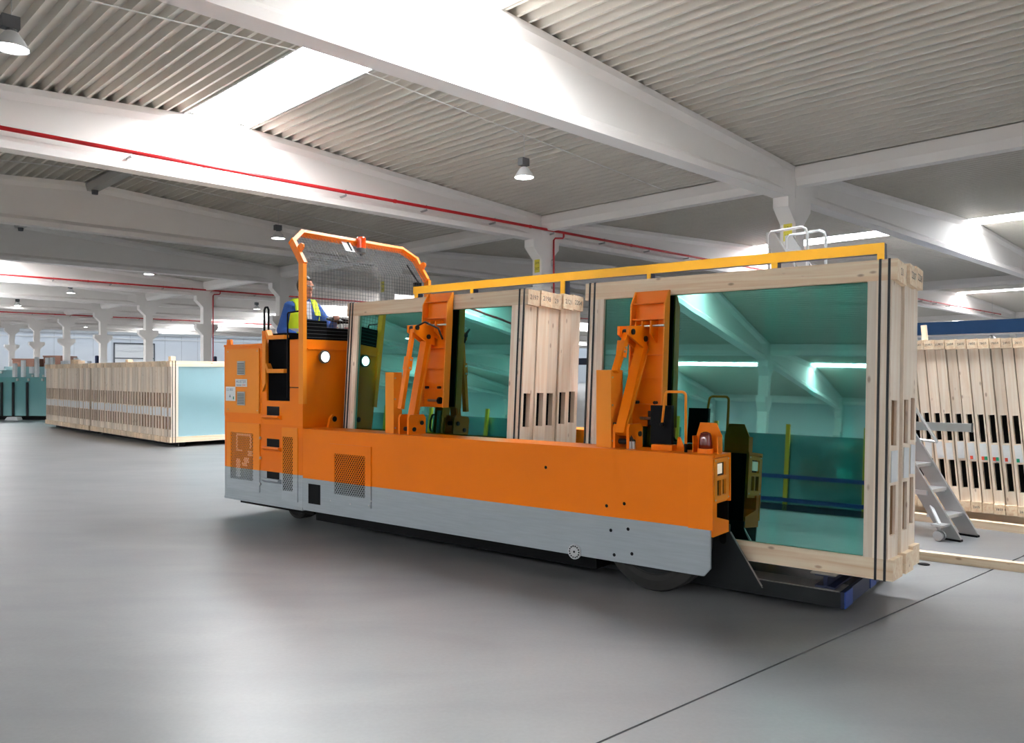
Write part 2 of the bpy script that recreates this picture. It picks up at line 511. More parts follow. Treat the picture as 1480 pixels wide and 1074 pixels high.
# ceiling: trapezoidal steel deck, one panel per half bay, open at the ridge where the roof lights are
ceiling = empty('ceiling', HW(0, 0, 0), (0, 0, HALL_YAW)); tag(ceiling, kind='structure')
SKY_HALF = 0.9
def deck_mesh(L, gap):
    """local x from the eave (0) towards the ridge; y 0..10"""
    m = MB(); bm = m.bm
    half = L / 2 - gap
    sl = rise(L) / (L / 2)
    prof = []
    x = 0.0
    p = 0.31
    while x < half - 0.02:
        for dx, dz in ((0.0, 0.0), (0.06, 0.0), (0.095, 0.165), (0.275, 0.165)):
            xx = min(x + dx, half)
            prof.append((xx, dz + xx * sl))
        x += p
    prof.append((half, half * sl))
    r0 = [bm.verts.new((a_, 0.0, z)) for a_, z in prof]
    r1 = [bm.verts.new((a_, 10.0, z)) for a_, z in prof]
    for i in range(len(prof) - 1):
        bm.faces.new((r0[i], r0[i + 1], r1[i + 1], r1[i]))
    # flat outer skin above the ribs, so no daylight leaks through the flutes
    q = [bm.verts.new(c) for c in ((-0.3, 0, 0.19), (half, 0, 0.19 + half * sl), (half, 10, 0.19 + half * sl), (-0.3, 10, 0.19))]
    bm.faces.new(q)
    # thin seam where two sheet lengths overlap
    return m.mesh('deck_panel', 'deck_metal')
deck_of = {}
for u0, u1 in zip(ROWS, ROWS[1:]):
    L = round(u1 - u0, 3)
    for k in KS[:-1]:
        gap = SKY_HALF if has_light(u0, k) else 0.0
        key = (L, gap)
        if key not in deck_of: deck_of[key] = deck_mesh(L, gap)
        link('deck_panel', deck_of[key], ceiling, (u0, 10 * k, Z_TOP))
        o = link('deck_panel', deck_of[key], ceiling, (u1, 10 * k + 10, Z_TOP), (0, 0, math.pi))
# roof lights along the ridge, added ones included: frame with panes
def pane_mesh():
    return MB().box((-SKY_HALF + 0.03, 0.03, 0), (SKY_HALF - 0.03, 2.44, 0.02)).mesh('pane', 'sky_pane')
def curb_mesh():
    m = MB()
    for s in (-1, 1):
        x0, x1 = sorted((s * SKY_HALF, s * (SKY_HALF - 0.05)))
        m.box((x0, 0, -0.02), (x1, 10, 0.22))
    for i in range(5):
        y = min(max(i * 2.47, 0.0), 9.94)
        m.box((-SKY_HALF, y, 0.10), (SKY_HALF, y + 0.05, 0.2))
    return m.mesh('window_frame', 'white_paint')
pm, cm = pane_mesh(), curb_mesh()
wn = 0
for u0, u1 in zip(ROWS, ROWS[1:]):
    L = u1 - u0
    zr = Z_TOP + rise(L) * (1 - 2 * SKY_HALF / L)
    for k in KS[:-1]:
        if not has_light(u0, k): continue
        wn += 1
        w = empty('window_%d' % wn, HW((u0 + u1) / 2, 10 * k, zr), (0, 0, HALL_YAW)); tag(w, kind='structure')
        link('window_frame', cm, w)
        for i in range(4): link('pane', pm, w, (0, 2.47 * i + 0.03, 0.2))
# walls
def wall(name, p0, p1, h=9.2):
    o = MB().box((0, 0, 0), ((Vector(p1) - Vector(p0)).length, 0.3, h)).build(name, 'wall_panel')
    d = HW(*p1) - HW(*p0)
    o.location = HW(*p0); o.rotation_euler = (0, 0, math.atan2(d.y, d.x)); tag(o, kind='structure')
    return o
V_FAR = 97.0
wf = wall('wall_far', (-78, V_FAR), (100, V_FAR))
wall('wall_right', (99.5, V_FAR + .3), (99.5, -45))
wall('wall_back', (100, -41), (-78, -41))
wall('wall_left', (-77.2, -45), (-77.2, V_FAR + .3))
for i in range(60):
    x = -60 + 1.1 * i * 2
    MB().box((x + 78 - 0.015, -0.012, 0), (x + 78 + 0.015, 0.0, 8.5)).build('panel_joint', 'galvanised', wf)
MB().box((0, -0.25, 6.75), (178, 0, 7.2)).build('wall_beam', 'galvanised', wf)
MB().box((0, -0.1, 6.2), (178, 0, 6.35)).build('wall_rail', 'white_paint', wf)
# sectional door in the far wall
door = empty('door_1', HW(12.9, V_FAR - 0.05), (0, 0, HALL_YAW)); tag(door, kind='structure')
dm = MB(); dm.box((-0.15, -0.12, 0), (0, 0.02, 5.75)); dm.box((4.8, -0.12, 0), (4.95, 0.02, 5.75)); dm.box((-0.15, -0.12, 5.6), (4.95, 0.02, 5.75)); dm.build('door_frame', 'lamp_gear', door)
for i in range(6):
    MB().box((0, -0.05 - (0.03 if i == 3 else 0), 0.93 * i), (4.8, 0, 0.93 * i + 0.9)).build('door_panel', 'white_paint', door)
MB().box((0, -0.1, 3.68), (4.8, -0.05, 3.82)).build('seal_strip', 'lamp_gear', door)

# yellow bay numbers on the column faces that look at the camera
for k, txt in ((0, ('15F', '104', '107')), (1, ('15G', '204', '207')), (2, ('15H', '304', '307'))):
    s = empty('bay_sign', HW(-0.262, 10 * k + 0.0, 5.55), (0, 0, HALL_YAW - math.pi / 2))
    tag(s, ['yellow bay number sign on column under the orange-lit beam behind ladder top', 'yellow bay number sign on column carrying the red down pipe', 'yellow bay number sign on column seen through the cab guard mesh'][k], 'sign', 'column bay signs')
    MB().box((-0.13, -0.012, 0), (0.13, 0, 0.72)).build('plate', 'sign_yellow', s, bevel=0.004)
    for i, t in enumerate(txt):
        link('lettering', text_mesh(t, 0.14, 'ink'), s, (0, -0.014, 0.58 - 0.22 * i), RX90)

# red sprinkler pipes along every third beam, with bracket arms
def sprinkler(k, u0, u1, label, drop=False):
    r = empty('sprinkler_pipe', HW(u0, 10 * k - 0.42, 7.13), (0, 0, HALL_YAW))
    tag(r, label, 'pipe', 'red sprinkler pipes')
    MB().tube([(0, 0, 0), (u1 - u0, 0, 0)], 0.05, 10).build('pipe', 'red_pipe', r, smooth=True)
    x = 1.4
    while x < u1 - u0:
        m = MB(); m.bar((x, 0.36, -0.12), (x, -0.02, -0.10), 0.04, 0.05); m.bar((x, 0, -0.12), (x, 0, 0.07), 0.03, 0.02, up=(1, 0, 0)); m.build('bracket', 'galvanised', r)
        x += 3.05
    x = 0.1
    while x < u1 - u0:
        MB().lathe([(0.062, x), (0.062, x + 0.09)], 10, axis=0).build('coupling', 'red_pipe', r)
        x += 6.1
    if drop:
        xd = -u0 + 0.42
        MB().tube([(xd + 0.35, 0, -0.03), (xd + 0.35, 0, -0.16), (xd + 0.3, 0.0, -0.22), (xd, 0.12, -0.24), (xd - 0.06, 0.14, -0.32), (xd - 0.06, 0.14, -7.0)], 0.035, 8).build('down_pipe', 'red_pipe', r, smooth=True)
sprinkler(1, -50, 60, 'red sprinkler pipe along the beam passing above the driver cab', True)
sprinkler(4, -50, 60, 'red sprinkler pipe along the distant beam left of the driver', True)
sprinkler(7, -50, 60, 'thin red sprinkler pipe farthest back near the white end wall', False)

# grey cable ducts across the deck near the ridge in the bays without roof lights
for k, lab in ((1, 'grey cable duct across the deck under the red pipe beam'), (2, 'grey cable duct across the deck one bay farther back')):
    d = empty('cable_duct', HW(-12.9, 10 * k + 0.3, 8.22), (0, 0, HALL_YAW)); tag(d, lab, 'duct', 'ridge cable ducts')
    MB().prism([(-0.22, 0.18), (-0.16, -0.06), (0.16, -0.06), (0.22, 0.18)], 1, 0, 9.4).build('channel', 'galvanised', d)
    MB().box((-0.12, 0.6, -0.11), (0.12, 3.0, -0.06)).build('cover', 'white_paint', d)
    MB().lathe([(0.1, -0.2), (0.12, 0.0)], 12, (0, 9.1, 0)).build('junction', 'lamp_gear', d)

# high-bay lamps
def lamp_parts(root, drop, r=0.27):
    s = r / 0.27
    MB().lathe([(0.05, 0.30 * s), (0.10 * s, 0.27 * s), (0.19 * s, 0.15 * s), (0.255 * s, 0.03 * s), (r, 0.0), (r - 0.012, 0.002), (0.10 * s, 0.24 * s)], 24).build('shade', 'lamp_shell', root, smooth=True)
    MB().lathe([(r - 0.02, 0.018), (r - 0.02, 0.028)], 24).build('lens', 'lamp_disc', root)
    m = MB(); m.box((-0.15 * s, -0.09 * s, 0.32 * s), (0.11 * s, 0.09 * s, 0.52 * s)); m.lathe([(0.08 * s, 0.27 * s), (0.08 * s, 0.33 * s)], 12); m.build('gear_box', 'lamp_gear', root, bevel=0.02)
    MB().tube([(0, 0, 0.5 * s), (0, 0, drop)], 0.008, 5).build('cable', 'steel', root)
def roof_z(u):
    for u0, u1 in zip(ROWS, ROWS[1:]):
        if u0 <= u <= u1:
            L = u1 - u0
            return Z_TOP + rise(L) * (1 - abs(2 * (u - u0) / L - 1))
    return Z_TOP
LAMPS = [(-6.9, 4.14, 6.95, .27, 'round high-bay lamp hanging above the glass crates at photo centre'),
         (-18.8, 4.03, 6.95, .27, 'large high-bay lamp at upper left corner of the picture'),
         (-6.9, 17.52, 6.95, .27, 'high-bay lamp hanging just above left of the cab guard'),
         (-6.3, 32.5, 6.95, .27, 'high-bay lamp showing only its glowing disc under the beam'),
         (-6.3, 46.0, 6.95, .27, 'high-bay lamp above the left wooden crate stack'),
         (-6.3, 59.3, 6.95, .27, 'high-bay lamp nearest the left picture edge at mid height'),
         (6.3, 85.9, 6.95, .27, 'small distant high-bay lamp above the left crate row'),
         (6.3, 73.0, 6.95, .27, 'small distant high-bay lamp between the double corbel columns'),
         (6.3, 45.5, 6.6, .27, 'high-bay lamp beside the column just left of the driver'),
         (45.8, 6.6, 4.25, .34, 'dark-shaded lamp hanging low above the blue girder'),
         (26.5, 5.6, 6.95, .27, 'lamp whose disc peeks out beside the top of the right crates'),
         (-32, 4.1, 6.95, .27, None), (-32, -9.6, 6.95, .27, None), (-44.8, 4.1, 6.95, .27, None), (-32, 17.8, 6.95, .27, None), (-44.8, -9.6, 6.95, .27, None), (-44.8, 17.8, 6.95, .27, None)]
for u, v, z, r, lab in LAMPS:
    e_ = empty('high_bay_lamp', HW(u, v, z), (0, 0, HALL_YAW))
    tag(e_, lab or 'high-bay lamp behind the viewer mirrored in the crated glass', 'lamp', 'high-bay lamps')
    lamp_parts(e_, roof_z(u) - z + 0.05, r)

# thin lighting conduits under the deck, carrying the lamps
for v, lab in ((4.1, 'thin white conduit under the deck that carries the centre lamp'), (17.5, 'thin white conduit under the deck one bay behind the red pipe')):
    c_ = empty('lighting_conduit', HW(0, v, 0), (0, 0, HALL_YAW)); tag(c_, lab, 'conduit', 'lighting conduits')
    MB().tube([(-25.2, 0, roof_z(-25.2) - 0.03), (-12.8, 0, roof_z(-12.8) - 0.03), (-0.5, 0, roof_z(-0.5) - 0.03)], 0.014, 6).build('conduit', 'white_paint', c_)
# racks of glass behind the viewer: what the crated glass mirrors
for i in range(8):
    rr = empty('storage_rack', HW(-34.0 - (i % 3) * 0.7, -17.0 + 5.2 * i), (0, 0, HALL_YAW)); tag(rr, 'blue and yellow glass storage rack behind the viewer, mirrored in the crated glass', 'rack', 'storage racks behind the viewer')
    for y in (0.1, 2.3, 4.5):
        MB().box((-0.06, y - 0.06, 0), (0.06, y + 0.06, 2.6)).build('upright', 'yellow_paint', rr)
    for z in (0.25, 0.95): MB().box((0.061, 0, z), (0.14, 4.6, z + 0.12)).build('rail', 'blue_paint', rr)
    MB().box((-0.9, 0, 0.0), (0.06, 4.6, 0.18)).build('base', 'navy_paint', rr)
    for x in (-0.2, -0.45, -0.7): MB().box((x, 0.2, 0.19), (x + 0.03, 4.4, 2.3)).build('glass_sheet', 'glass_teal', rr)

# blue gantry girder beyond the right-hand stack
g = empty('gantry_crane', HW(12.4, -14.0), (0, 0, HALL_YAW)); tag(g, 'blue box girder of a gantry crane behind the leaning crates', 'crane')
MB().box((-0.18, 0, 3.27), (0.18, 27.0, 3.78)).build('girder', 'girder_blue', g, bevel=0.01)
MB().box((-0.24, 0, 3.22), (0.24, 27.0, 3.27)).build('flange', 'beam_white', g)
for y in (0.6, 26.4):
    m = MB(); m.bar((-0.1, y, 3.25), (-1.3, y, 0.2), 0.22, 0.22); m.bar((0.1, y, 3.25), (1.3, y, 0.2), 0.22, 0.22); m.box((-1.7, y - .12, 0.12), (1.7, y + .12, .32)); m.build('leg_frame', 'girder_blue', g)
    for s in (-1, 1): MB().lathe([(0.12, y - 0.05), (0.12, y + 0.05)], 16, (s * 1.45, 0, 0.12), axis=1).build('wheel', 'dark_steel', g)

# ================================================================== TIMBER-FRAMED GLASS CRATES
def end_mesh(T, Hc, blk, s1, s2, name='end_board'):
    """end board of a crate with two hand slots (z ranges s1, s2); x 0..0.1 thickness, y 0..T"""
    m = MB()
    z0, z1 = blk[0], Hc - blk[1]
    a, b = T * 0.16, T * 0.72           # slot from a to b across the thickness
    for (p, q) in ((z0, s1[0]), (s1[1], s2[0]), (s2[1], z1)):
        m.box((0, 0.0025, p), (0.10, T - 0.0025, q))
    for (p, q) in (s1, s2):
        m.box((0, 0.0025, p), (0.10, a, q)); m.box((0, b, p), (0.10, T - 0.0025, q))
    return m.mesh(name, 'pine_z')
_cache = {}
def shared(key, fn):
    if key not in _cache: _cache[key] = fn()
    return _cache[key]
def crate(loc, yaw, lean, Lc, T, Hc, label, group, pane='glass_pack', blk=(0.145, 0.145), s1=(0.30, 0.65), s2=(0.93, 1.25), over=0.035,
          ends='both', number=None, num_end=1, paper=None, straps=False, post=0.14, full=True, slotmat='slot_shade', num_size=0.05, num_low=None, bs=1.0):
    r = empty('glass_crate', loc, (-lean, 0, yaw)); tag(r, label, 'crate', group)
    k = (Lc, T, Hc, blk, s1, s2, over, post)
    def top():
        m = MB(); m.box((0, 0, Hc - blk[1]), (Lc, T, Hc)); return m.mesh('top_rail', 'pine_x', bevel=0.004)
    def bot():
        m = MB(); m.box((0, 0, 0), (Lc, T, blk[0])); return m.mesh('bottom_rail', 'pine_x', bevel=0.004)
    link('top_rail', shared(('t',) + k, top), r)
    link('bottom_rail', shared(('b',) + k, bot), r)
    em = shared(('e',) + k, lambda: end_mesh(T, Hc, blk, s1, s2))
    link('end_board', em, r, (over, 0, 0))
    link('end_board', em, r, (Lc - over - 0.10, 0, 0))
    sd = 0.05 if slotmat == 'slot_shade' else 0.02
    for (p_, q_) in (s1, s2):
        sb = shared(('k', slotmat, p_) + k, lambda: MB().box((0, T * 0.16 + 0.0005, p_ + 0.0005), (0.008, T * 0.72 - 0.0005, q_ - 0.0005)).mesh('slot_back', slotmat))  # backing sheet added; the dark kind paints the slot's shade
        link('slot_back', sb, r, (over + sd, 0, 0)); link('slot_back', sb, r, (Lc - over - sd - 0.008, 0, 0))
    if full:
        # upright stiles framing the pane on the front
        st = shared(('s',) + k, lambda: MB().box((0, 0.0, blk[0]), (post - 0.10 - over + 0.055, 0.05, Hc - blk[1])).mesh('stile', 'pine_z', bevel=0.003))
        link('stile', st, r, (over + 0.10, 0.004, 0)); link('stile', st, r, (Lc - post - 0.055, 0.004, 0))
    x0 = over + 0.10; x1 = Lc - over - 0.10
    gl = shared(('g', pane) + k, lambda: MB().box((x0, 0.03, blk[0]), (x1, max(0.04, T * 0.80), Hc - blk[1])).mesh('glass_pane', pane))
    link('glass_pane', gl, r)
    if number:
        x = Lc + 0.0015 if num_end == 1 else -0.0015
        link('stamp', text_mesh(number, num_size, 'ink'), r, (x, T * 0.5, Hc - blk[1] * 0.5), RXEND if num_end == 1 else RXEND_N)
        if num_low:
            link('stamp', text_mesh(num_low, num_size, 'ink'), r, (x, T * 0.5, blk[0] * 0.5), RXEND if num_end == 1 else RXEND_N)
    if paper:
        z = (s1[1] + s2[0]) / 2
        x = Lc - over + 0.004 if num_end == 1 else over - 0.008
        hh = min(0.11, (s2[0] - s1[1]) * 0.43)
        pm_ = shared(('p', T, hh), lambda: MB().box((0, 0.10 * T, -hh), (0.004, 0.74 * T, hh)).mesh('paper_label', 'paper'))
        link('paper_label', pm_, r, (x, random.uniform(0, .1) * T, z + random.uniform(-0.012, 0.012)), (random.uniform(-.06, .06), 0, 0))
        for i, c in enumerate(paper if isinstance(paper, str) else ''):
            sm = shared(('d', c, T), lambda: MB().box((-0.003, 0, -0.02), (0.004, 0.26 * T, 0.02)).mesh('dot', 'sticker_red' if c == 'r' else 'sticker_green'))
            link('sticker', sm, r, (x - 0.002 * (1 if num_end != 1 else -1), (0.42 - 0.28 * i) * T, z - hh * 0.7))
    if straps:
        for x in straps:
            m = MB()
            m.box((x, -0.006, -0.004), (x + 0.016, -0.001, Hc + 0.004)); m.box((x, -0.006, Hc + 0.0005), (x + 0.016, T, Hc + 0.004)); m.box((x, -0.006, -0.004), (x + 0.016, T, -0.0005))
            m.build('strap', 'strap_black', r)
    return r
LEAN = 0.066
CR_Z, CR_W, CR_H = 0.277, 0.42, 2.24
# left pack of five crates on the transporter
w = CR_W
names5 = ['2197', '2198', '29', '2121', '2204']
labs5 = ['front crate of the left pack, its dark green glass behind the first clamp', 'second crate of the left pack, block stamped 2198', 'middle crate of the left pack between stamped blocks', 'fourth crate of the left pack, block stamped 2121', 'rearmost crate of the left pack against the yellow frame']
for i in range(5):
    T = 0.19
    dl = (0, 0.012, -0.01, 0.008, -0.006)[i]
    crate(VW(1.575 + dl, w, CR_Z + (0.0, 0, -0.006, 0, 0.004)[i]), VEH_YAW, LEAN, 2.585, T, CR_H, labs5[i], 'crates on the transporter', number=names5[i], num_size=0.065,
          straps=((0.045, 0.09, 2.475, 2.53) if i == 0 else False), blk=(0.145, 0.15), paper=None, over=0.03)
    w += 0.195
# right pack of three crates
w = CR_W
labs3 = ['front crate of the right pack with the large teal glass and four straps', 'middle crate of the right pack between two pale end boards', 'rear crate of the right pack nearest the silver ladder']
for i, (T, num) in enumerate(((0.30, '21'), (0.25, '2207'), (0.23, '2208'))):
    crate(VW(4.80 + (0, 0.02, 0.015)[i], w, CR_Z + (0, -0.004, 0.003)[i]), VEH_YAW, LEAN, 2.575, T, CR_H, labs3[i], 'crates on the transporter', number=num, num_size=0.075,
          straps=((0.04, 0.09, 2.455, 2.515) if i == 0 else False), blk=(0.145, 0.15), paper=True, over=0.035, slotmat='slot_brown')
    w += T + 0.006

# ================================================================== RIGHT-HAND STACK, crates leaning in a row, seen from their ends
R_W = 0.1155
nums = ['2580', '2580', '702', '2581', '25901', '25902', '2604', '2605', '7802', '7803', '7804', '2610', '2611', '2612', '2613', '2614']
stick = ['r', '', '', 'r', 'rg', 'rg', 'r', 'g', 'r', 'g', '', 'r', 'g', '', 'r', 'g']
stick = ['', '', 'r', '', '', '', '', 'r', 'rg', 'rg', 'r', 'g', 'r', 'g', '', 'r']
RN = 16
ordinal = ['first', 'second', 'third', 'fourth', 'fifth', 'sixth', 'seventh', 'eighth', 'ninth', 'tenth', 'eleventh', 'twelfth', 'thirteenth', 'fourteenth', 'fifteenth', 'sixteenth']
RV0 = -9.03
for i in range(RN):
    v = RV0 + R_W * i
    j = RN - 1 - i
    crate(HW(-11.92 + random.uniform(-.012, .012), v, 0.135), HALL_YAW, 0.088, 2.4, 0.108, 1.98, '%s leaning crate from the right of the row behind the ladder' % ordinal[i], 'leaning crates in the right-hand row', pane='glass_teal',
          blk=(0.115, 0.11), s1=(0.265, 0.575), s2=(0.80, 1.115), number=nums[j], num_end=0, num_size=0.036, num_low=(nums[j] if j % 2 else None), paper=(stick[j] or True), over=0.03, full=False)
def timber(name, p0, p1, wd, ht, label, grp, z=0.0):
    p0, p1 = Vector(p0), Vector(p1)
    d = p1 - p0
    o = MB().box((0, -wd / 2, 0), (d.length, wd / 2, ht)).build(name, 'pine_x', bevel=0.004)
    o.location = (p0.x, p0.y, z); o.rotation_euler = (0, 0, math.atan2(d.y, d.x)); tag(o, label, 'timber', grp)
    return o
timber('floor_timber', (3.0, 7.9), (5.2, 6.25), 0.09, 0.075, 'long squared timber lying on the floor right of the transporter', 'floor timbers')
a_ = HW(-12.18, -6.2); b_ = HW(-12.18, -9.4)
timber('floor_timber', (a_.x, a_.y), (b_.x, b_.y), 0.10, 0.085, 'squared timber on the floor along the foot of the leaning crates', 'floor timbers')
for uu, lb in ((-11.6, 'front bearer beam under the leaning right-hand crates'), (-9.9, 'rear bearer beam under the leaning right-hand crates')):
    p = HW(uu, -6.5); q = HW(uu, -9.4)
    timber('bearer_beam', (p.x, p.y), (q.x, q.y), 0.16, 0.118, lb, 'bearers under the right-hand crates')
p = HW(-12.15, -6.95); q = HW(-12.15, -7.22)
timber('wedge_block', (p.x, p.y), (q.x, q.y), 0.16, 0.06, 'short wooden block on the timber beside the right crate pack', 'floor timbers', z=0.086)
pr = MB().box((0, 0, 0), (0.05, 0.055, 0.19)).build('wooden_prop', 'pine_z', bevel=0.003)
pr.location = HW(-11.55, RV0 + R_W * 12.9 + 0.14, 2.118); pr.rotation_euler = (-0.088, 0, HALL_YAW); tag(pr, 'upright wooden slat sticking up from the leaning crates', 'slat')

# ================================================================== LEFT FAR ROWS OF CRATES
L_T = 0.19
cu0, cv0 = None, None
def to_hall(x, y):
    dx, dy = x - HALL_O[0], y - HALL_O[1]
    return dx * math.cos(A) + dy * math.sin(A), -dx * math.sin(A) + dy * math.cos(A)
cu0, cv0 = to_hall(-7.92, 18.40)
base_blk = []
for row, (v0, n) in enumerate(((0.0, 30), (5.84, 23))):
    for i in range(n):
        du_ = random.uniform(-0.008, 0.008)
        if row == 0 and i == 0:
            lab = 'pale framed crate with light blue glass at the corner of the left rows'
        else:
            lab = 'upright crate with brown-slotted end board in the %s left row' % ('nearer' if row == 0 else 'farther')
        crate(HW(cu0 + du_, cv0 + v0 + i * L_T, 0.11), HALL_YAW, 0.0, 3.3, L_T - 0.008, 1.9 + random.uniform(-0.01, 0.01) * 0, lab, 'upright crates in the %s left row' % ('nearer' if row == 0 else 'farther'),
              pane=('glass_pale' if (row == 0 and i == 0) else 'glass_teal'), blk=(0.13, 0.13), s1=(0.30, 0.60), s2=(0.82, 1.15), num_end=0, paper=True, over=0.03, slotmat='slot_brown', full=(row == 0 and i == 0),
              straps=((0.05, 0.12) if (row == 0 and i == 0) else False))
for i, (vv, ln) in enumerate(((0.15, 5.4), (5.95, 4.1))):
    for uu in (0.35, 2.8):
        p = HW(cu0 + uu, cv0 + vv); q = HW(cu0 + uu, cv0 + vv + ln)
        o = timber('steel_bearer', (p.x, p.y), (q.x, q.y), 0.14, 0.108, '%s dark bearer under the %s left crate row' % ('front' if uu < 1 else 'rear', 'nearer' if i == 0 else 'farther'), 'dark bearers under the left crates')
        o.data.materials.clear(); o.data.materials.append(MATS['black'])
# loose offcuts lying on the tops of the crates
for (uu, vv, lx, ly, hz, lab) in ((0.1, 3.0, 0.14, 0.12, 0.07, 'small dark wooden offcut on top of the nearer left row'), (0.15, 7.3, 0.2, 0.2, 0.10, 'reddish wooden offcut on top of the farther left row'), (0.6, 9.3, 0.2, 0.2, 0.16, 'tan wooden block at the far end of the left rows'), (0.5, 1.2, 0.12, 0.12, 0.13, 'pale wooden block on top of the nearer left row')):
    o = MB().box((0, 0, 0), (lx, ly, hz)).build('wood_offcut', 'pine_x', bevel=0.01); o.location = HW(cu0 + uu, cv0 + vv, 2.0105); o.rotation_euler = (0, 0, HALL_YAW + 0.15); tag(o, lab, 'offcut', 'offcuts on the left crates')

# glass sheets in racks at the far left edge
gu, gv = to_hall(-19.9, 30.5)
for i in range(5):
    r = empty('glass_rack', HW(gu + 0.2 * i, gv + 0.25 * i, 0), (0, 0, -0.06)); 
    r.location = Vector((-21.6 + 0.25 * i, 30.0 + 0.55 * i, 0))
    tag(r, ['frontmost rack of teal glass sheets at the left picture edge', 'second rack of glass sheets behind the teal ones at left', 'third rack of glass sheets at the far left', 'fourth rack of glass sheets at the far left', 'rearmost rack of pale glass sheets at the far left'][i], 'glass rack', 'racks of glass sheets at the far left')
    hgt = 1.45 + 0.14 * i
    MB().box((0, 0.06, 0.14), (5.6, 0.18, hgt)).build('glass_sheet', 'glass_store' if i < 2 else 'glass_pale', r)
    MB().box((-0.1, -0.05, 0), (5.7, 0.35, 0.14)).build('base_beam', 'black', r)
    for x in (0.5, 2.4, 2.85, 3.4, 4.6):
        MB().box((x, 0.0, 0.14), (x + 0.07, 0.05, hgt - 0.05)).build('rack_bar', 'dark_steel' if i == 0 else 'galvanised', r)
    for x in (2.05 + 0.06 * i, 2.5 - 0.05 * i, 2.95 + 0.04 * i, 3.4):
        if i >= 1: MB().box((x, 0.2, 0.14), (x + 0.12, 0.32, 2.0 + 0.12 * ((i * 7 + int(x * 3)) % 4))).build('post', 'white_plastic', r)
o = MB().prism([(0, 0), (0.5, 0), (0.45, 0.12), (0.1, 0.12)], 1, 0, 0.3).build('wheel_chock', 'white_plastic', bevel=0.01); o.location = (-18.7, 29.3, 0); tag(o, 'small white plastic chock beside the glass racks at left', 'chock')
for i, (x, y, hh, wd) in enumerate(((-45.2, 72.0, 3.0, 1.9), (-43.1, 73.2, 3.3, 1.5))):
    r = empty('storage_box', (x, y, 0), (0, 0, 0.05)); tag(r, ['brown storage crate far behind the glass racks, left one', 'brown storage crate far behind the glass racks, right one'][i], 'box', 'brown boxes in the far left')
    MB().box((0, 0, 0.15), (wd, 3, hh)).build('body', 'cardboard', r, bevel=0.03)
    MB().box((-0.05, -0.05, hh), (wd + 0.05, 3.05, hh + 0.12)).build('lid', 'cardboard', r)
    MB().box((0, 0, 0), (wd, 3, 0.15)).build('pallet', 'pine_brown', r)
# dark bollard posts behind the left crates
for i, (X, Y, zt) in enumerate(((-20.87, 40.0, 2.64), (-15.67, 42.0, 2.65))):
    o = MB().lathe([(0.09, 0), (0.09, zt - 0.03), (0.05, zt)], 12).build('marker_post', 'navy_paint'); o.location = (X, Y, 0)
    tag(o, ['dark post rising behind the left end of the crate rows', 'dark post rising behind the light blue glass crate'][i], 'post', 'dark posts behind the crates')

# ================================================================== STEP LADDER
LP = Vector((4.54, 8.05, 0)); lw = Vector((0.80, 0.60, 0)); lc = Vector((-0.60, 0.80, 0))
lad = empty('platform_ladder', LP, (0, 0, math.atan2(lw.y, lw.x)))   # local x across the treads, y up the climb
tag(lad, 'tall aluminium rolling step ladder between the transporter and the leaning crates', 'ladder')
LWID, TAN = 0.42, 1.55
def stringer(x):
    m = MB(); d = 0.16
    s1 = 2.22
    poly = [(0.0, 0.03), (-0.0 + 0.02, 0.0), (0.17, 0.0), (s1 + 0.08, (s1 - 0.085) * TAN + 0.02), (s1 + 0.08, s1 * TAN + 0.02), (s1 - 0.02, s1 * TAN + 0.02)]
    m.prism(poly, 0, x, x + 0.03)
    return m
for x in (0.0, LWID - 0.03): stringer(x).build('stringer', 'stringer_grey', lad)
for i in range(13):
    z = 0.24 + 0.25 * i; y = z / TAN
    m = MB(); m.box((0.03, y - 0.0, z - 0.035), (LWID - 0.03, y + 0.2, z)); m.build('tread', 'aluminium', lad)
MB().box((-0.01, 0.0, 0), (0.05, 0.2, 0.02)).build('foot_pad', 'black', lad); MB().box((LWID - 0.05, 0, 0), (LWID + 0.01, 0.2, 0.02)).build('foot_pad', 'black', lad)
# castor on the outside of the near stringer
m = MB(); m.box((-0.16, 0.10, 0.15), (0.0, 0.22, 0.17)); m.bar((-0.10, 0.16, 0.17), (0.01, 0.30, 0.33), 0.03, 0.02); m.build('castor_bracket', 'aluminium', lad)
for x in (-0.13, -0.08): MB().lathe([(0.05, x - 0.012), (0.055, x), (0.05, x + 0.012)], 16, (0, 0.16, 0.055), axis=0).build('castor', 'steel', lad)
MB().tube([(-0.105, 0.16, 0.055), (-0.105, 0.16, 0.15)], 0.012, 6).build('castor_fork', 'steel', lad)
# hand rails beside the flight
for x in (-0.05, LWID + 0.05):
    z0 = 0.98
    pts = [(x, z0 / TAN - 0.18, z0 - 0.02), (x, z0 / TAN - 0.12 + 0.62, z0 + 0.96 + 0.05)]
    MB().tube(pts, 0.018, 8).build('hand_rail', 'aluminium', lad)
    MB().tube([pts[0], (x, z0 / TAN + 0.10, z0 + 0.0)], 0.015, 6).build('rail_stay', 'aluminium', lad)
    MB().tube([Vector(pts[0]).lerp(Vector(pts[1]), .5), Vector(pts[0]).lerp(Vector(pts[1]), .62)], 0.020, 8).build('grip', 'yellow_paint', lad)
# guard loops at the top
zt = 2.22 * TAN
for x in (0.015, LWID - 0.015):
    y1 = 2.22
    MB().tube([(x, y1 + 0.05, zt - 0.45), (x, y1 + 0.05, zt - 0.02), (x, y1 + 0.02, zt + 0.02), (x, y1 - 0.40, zt + 0.02), (x, y1 - 0.46, zt - 0.01), (x, y1 - 0.48, zt - 0.08), (x, y1 - 0.48, zt - 0.72)], 0.017, 8).build('guard_loop', 'aluminium', lad)
MB().tube([(0.015, 2.27, zt - 0.3), (LWID - 0.015, 2.27, zt - 0.3)], 0.015, 6).build('cross_bar', 'aluminium', lad)
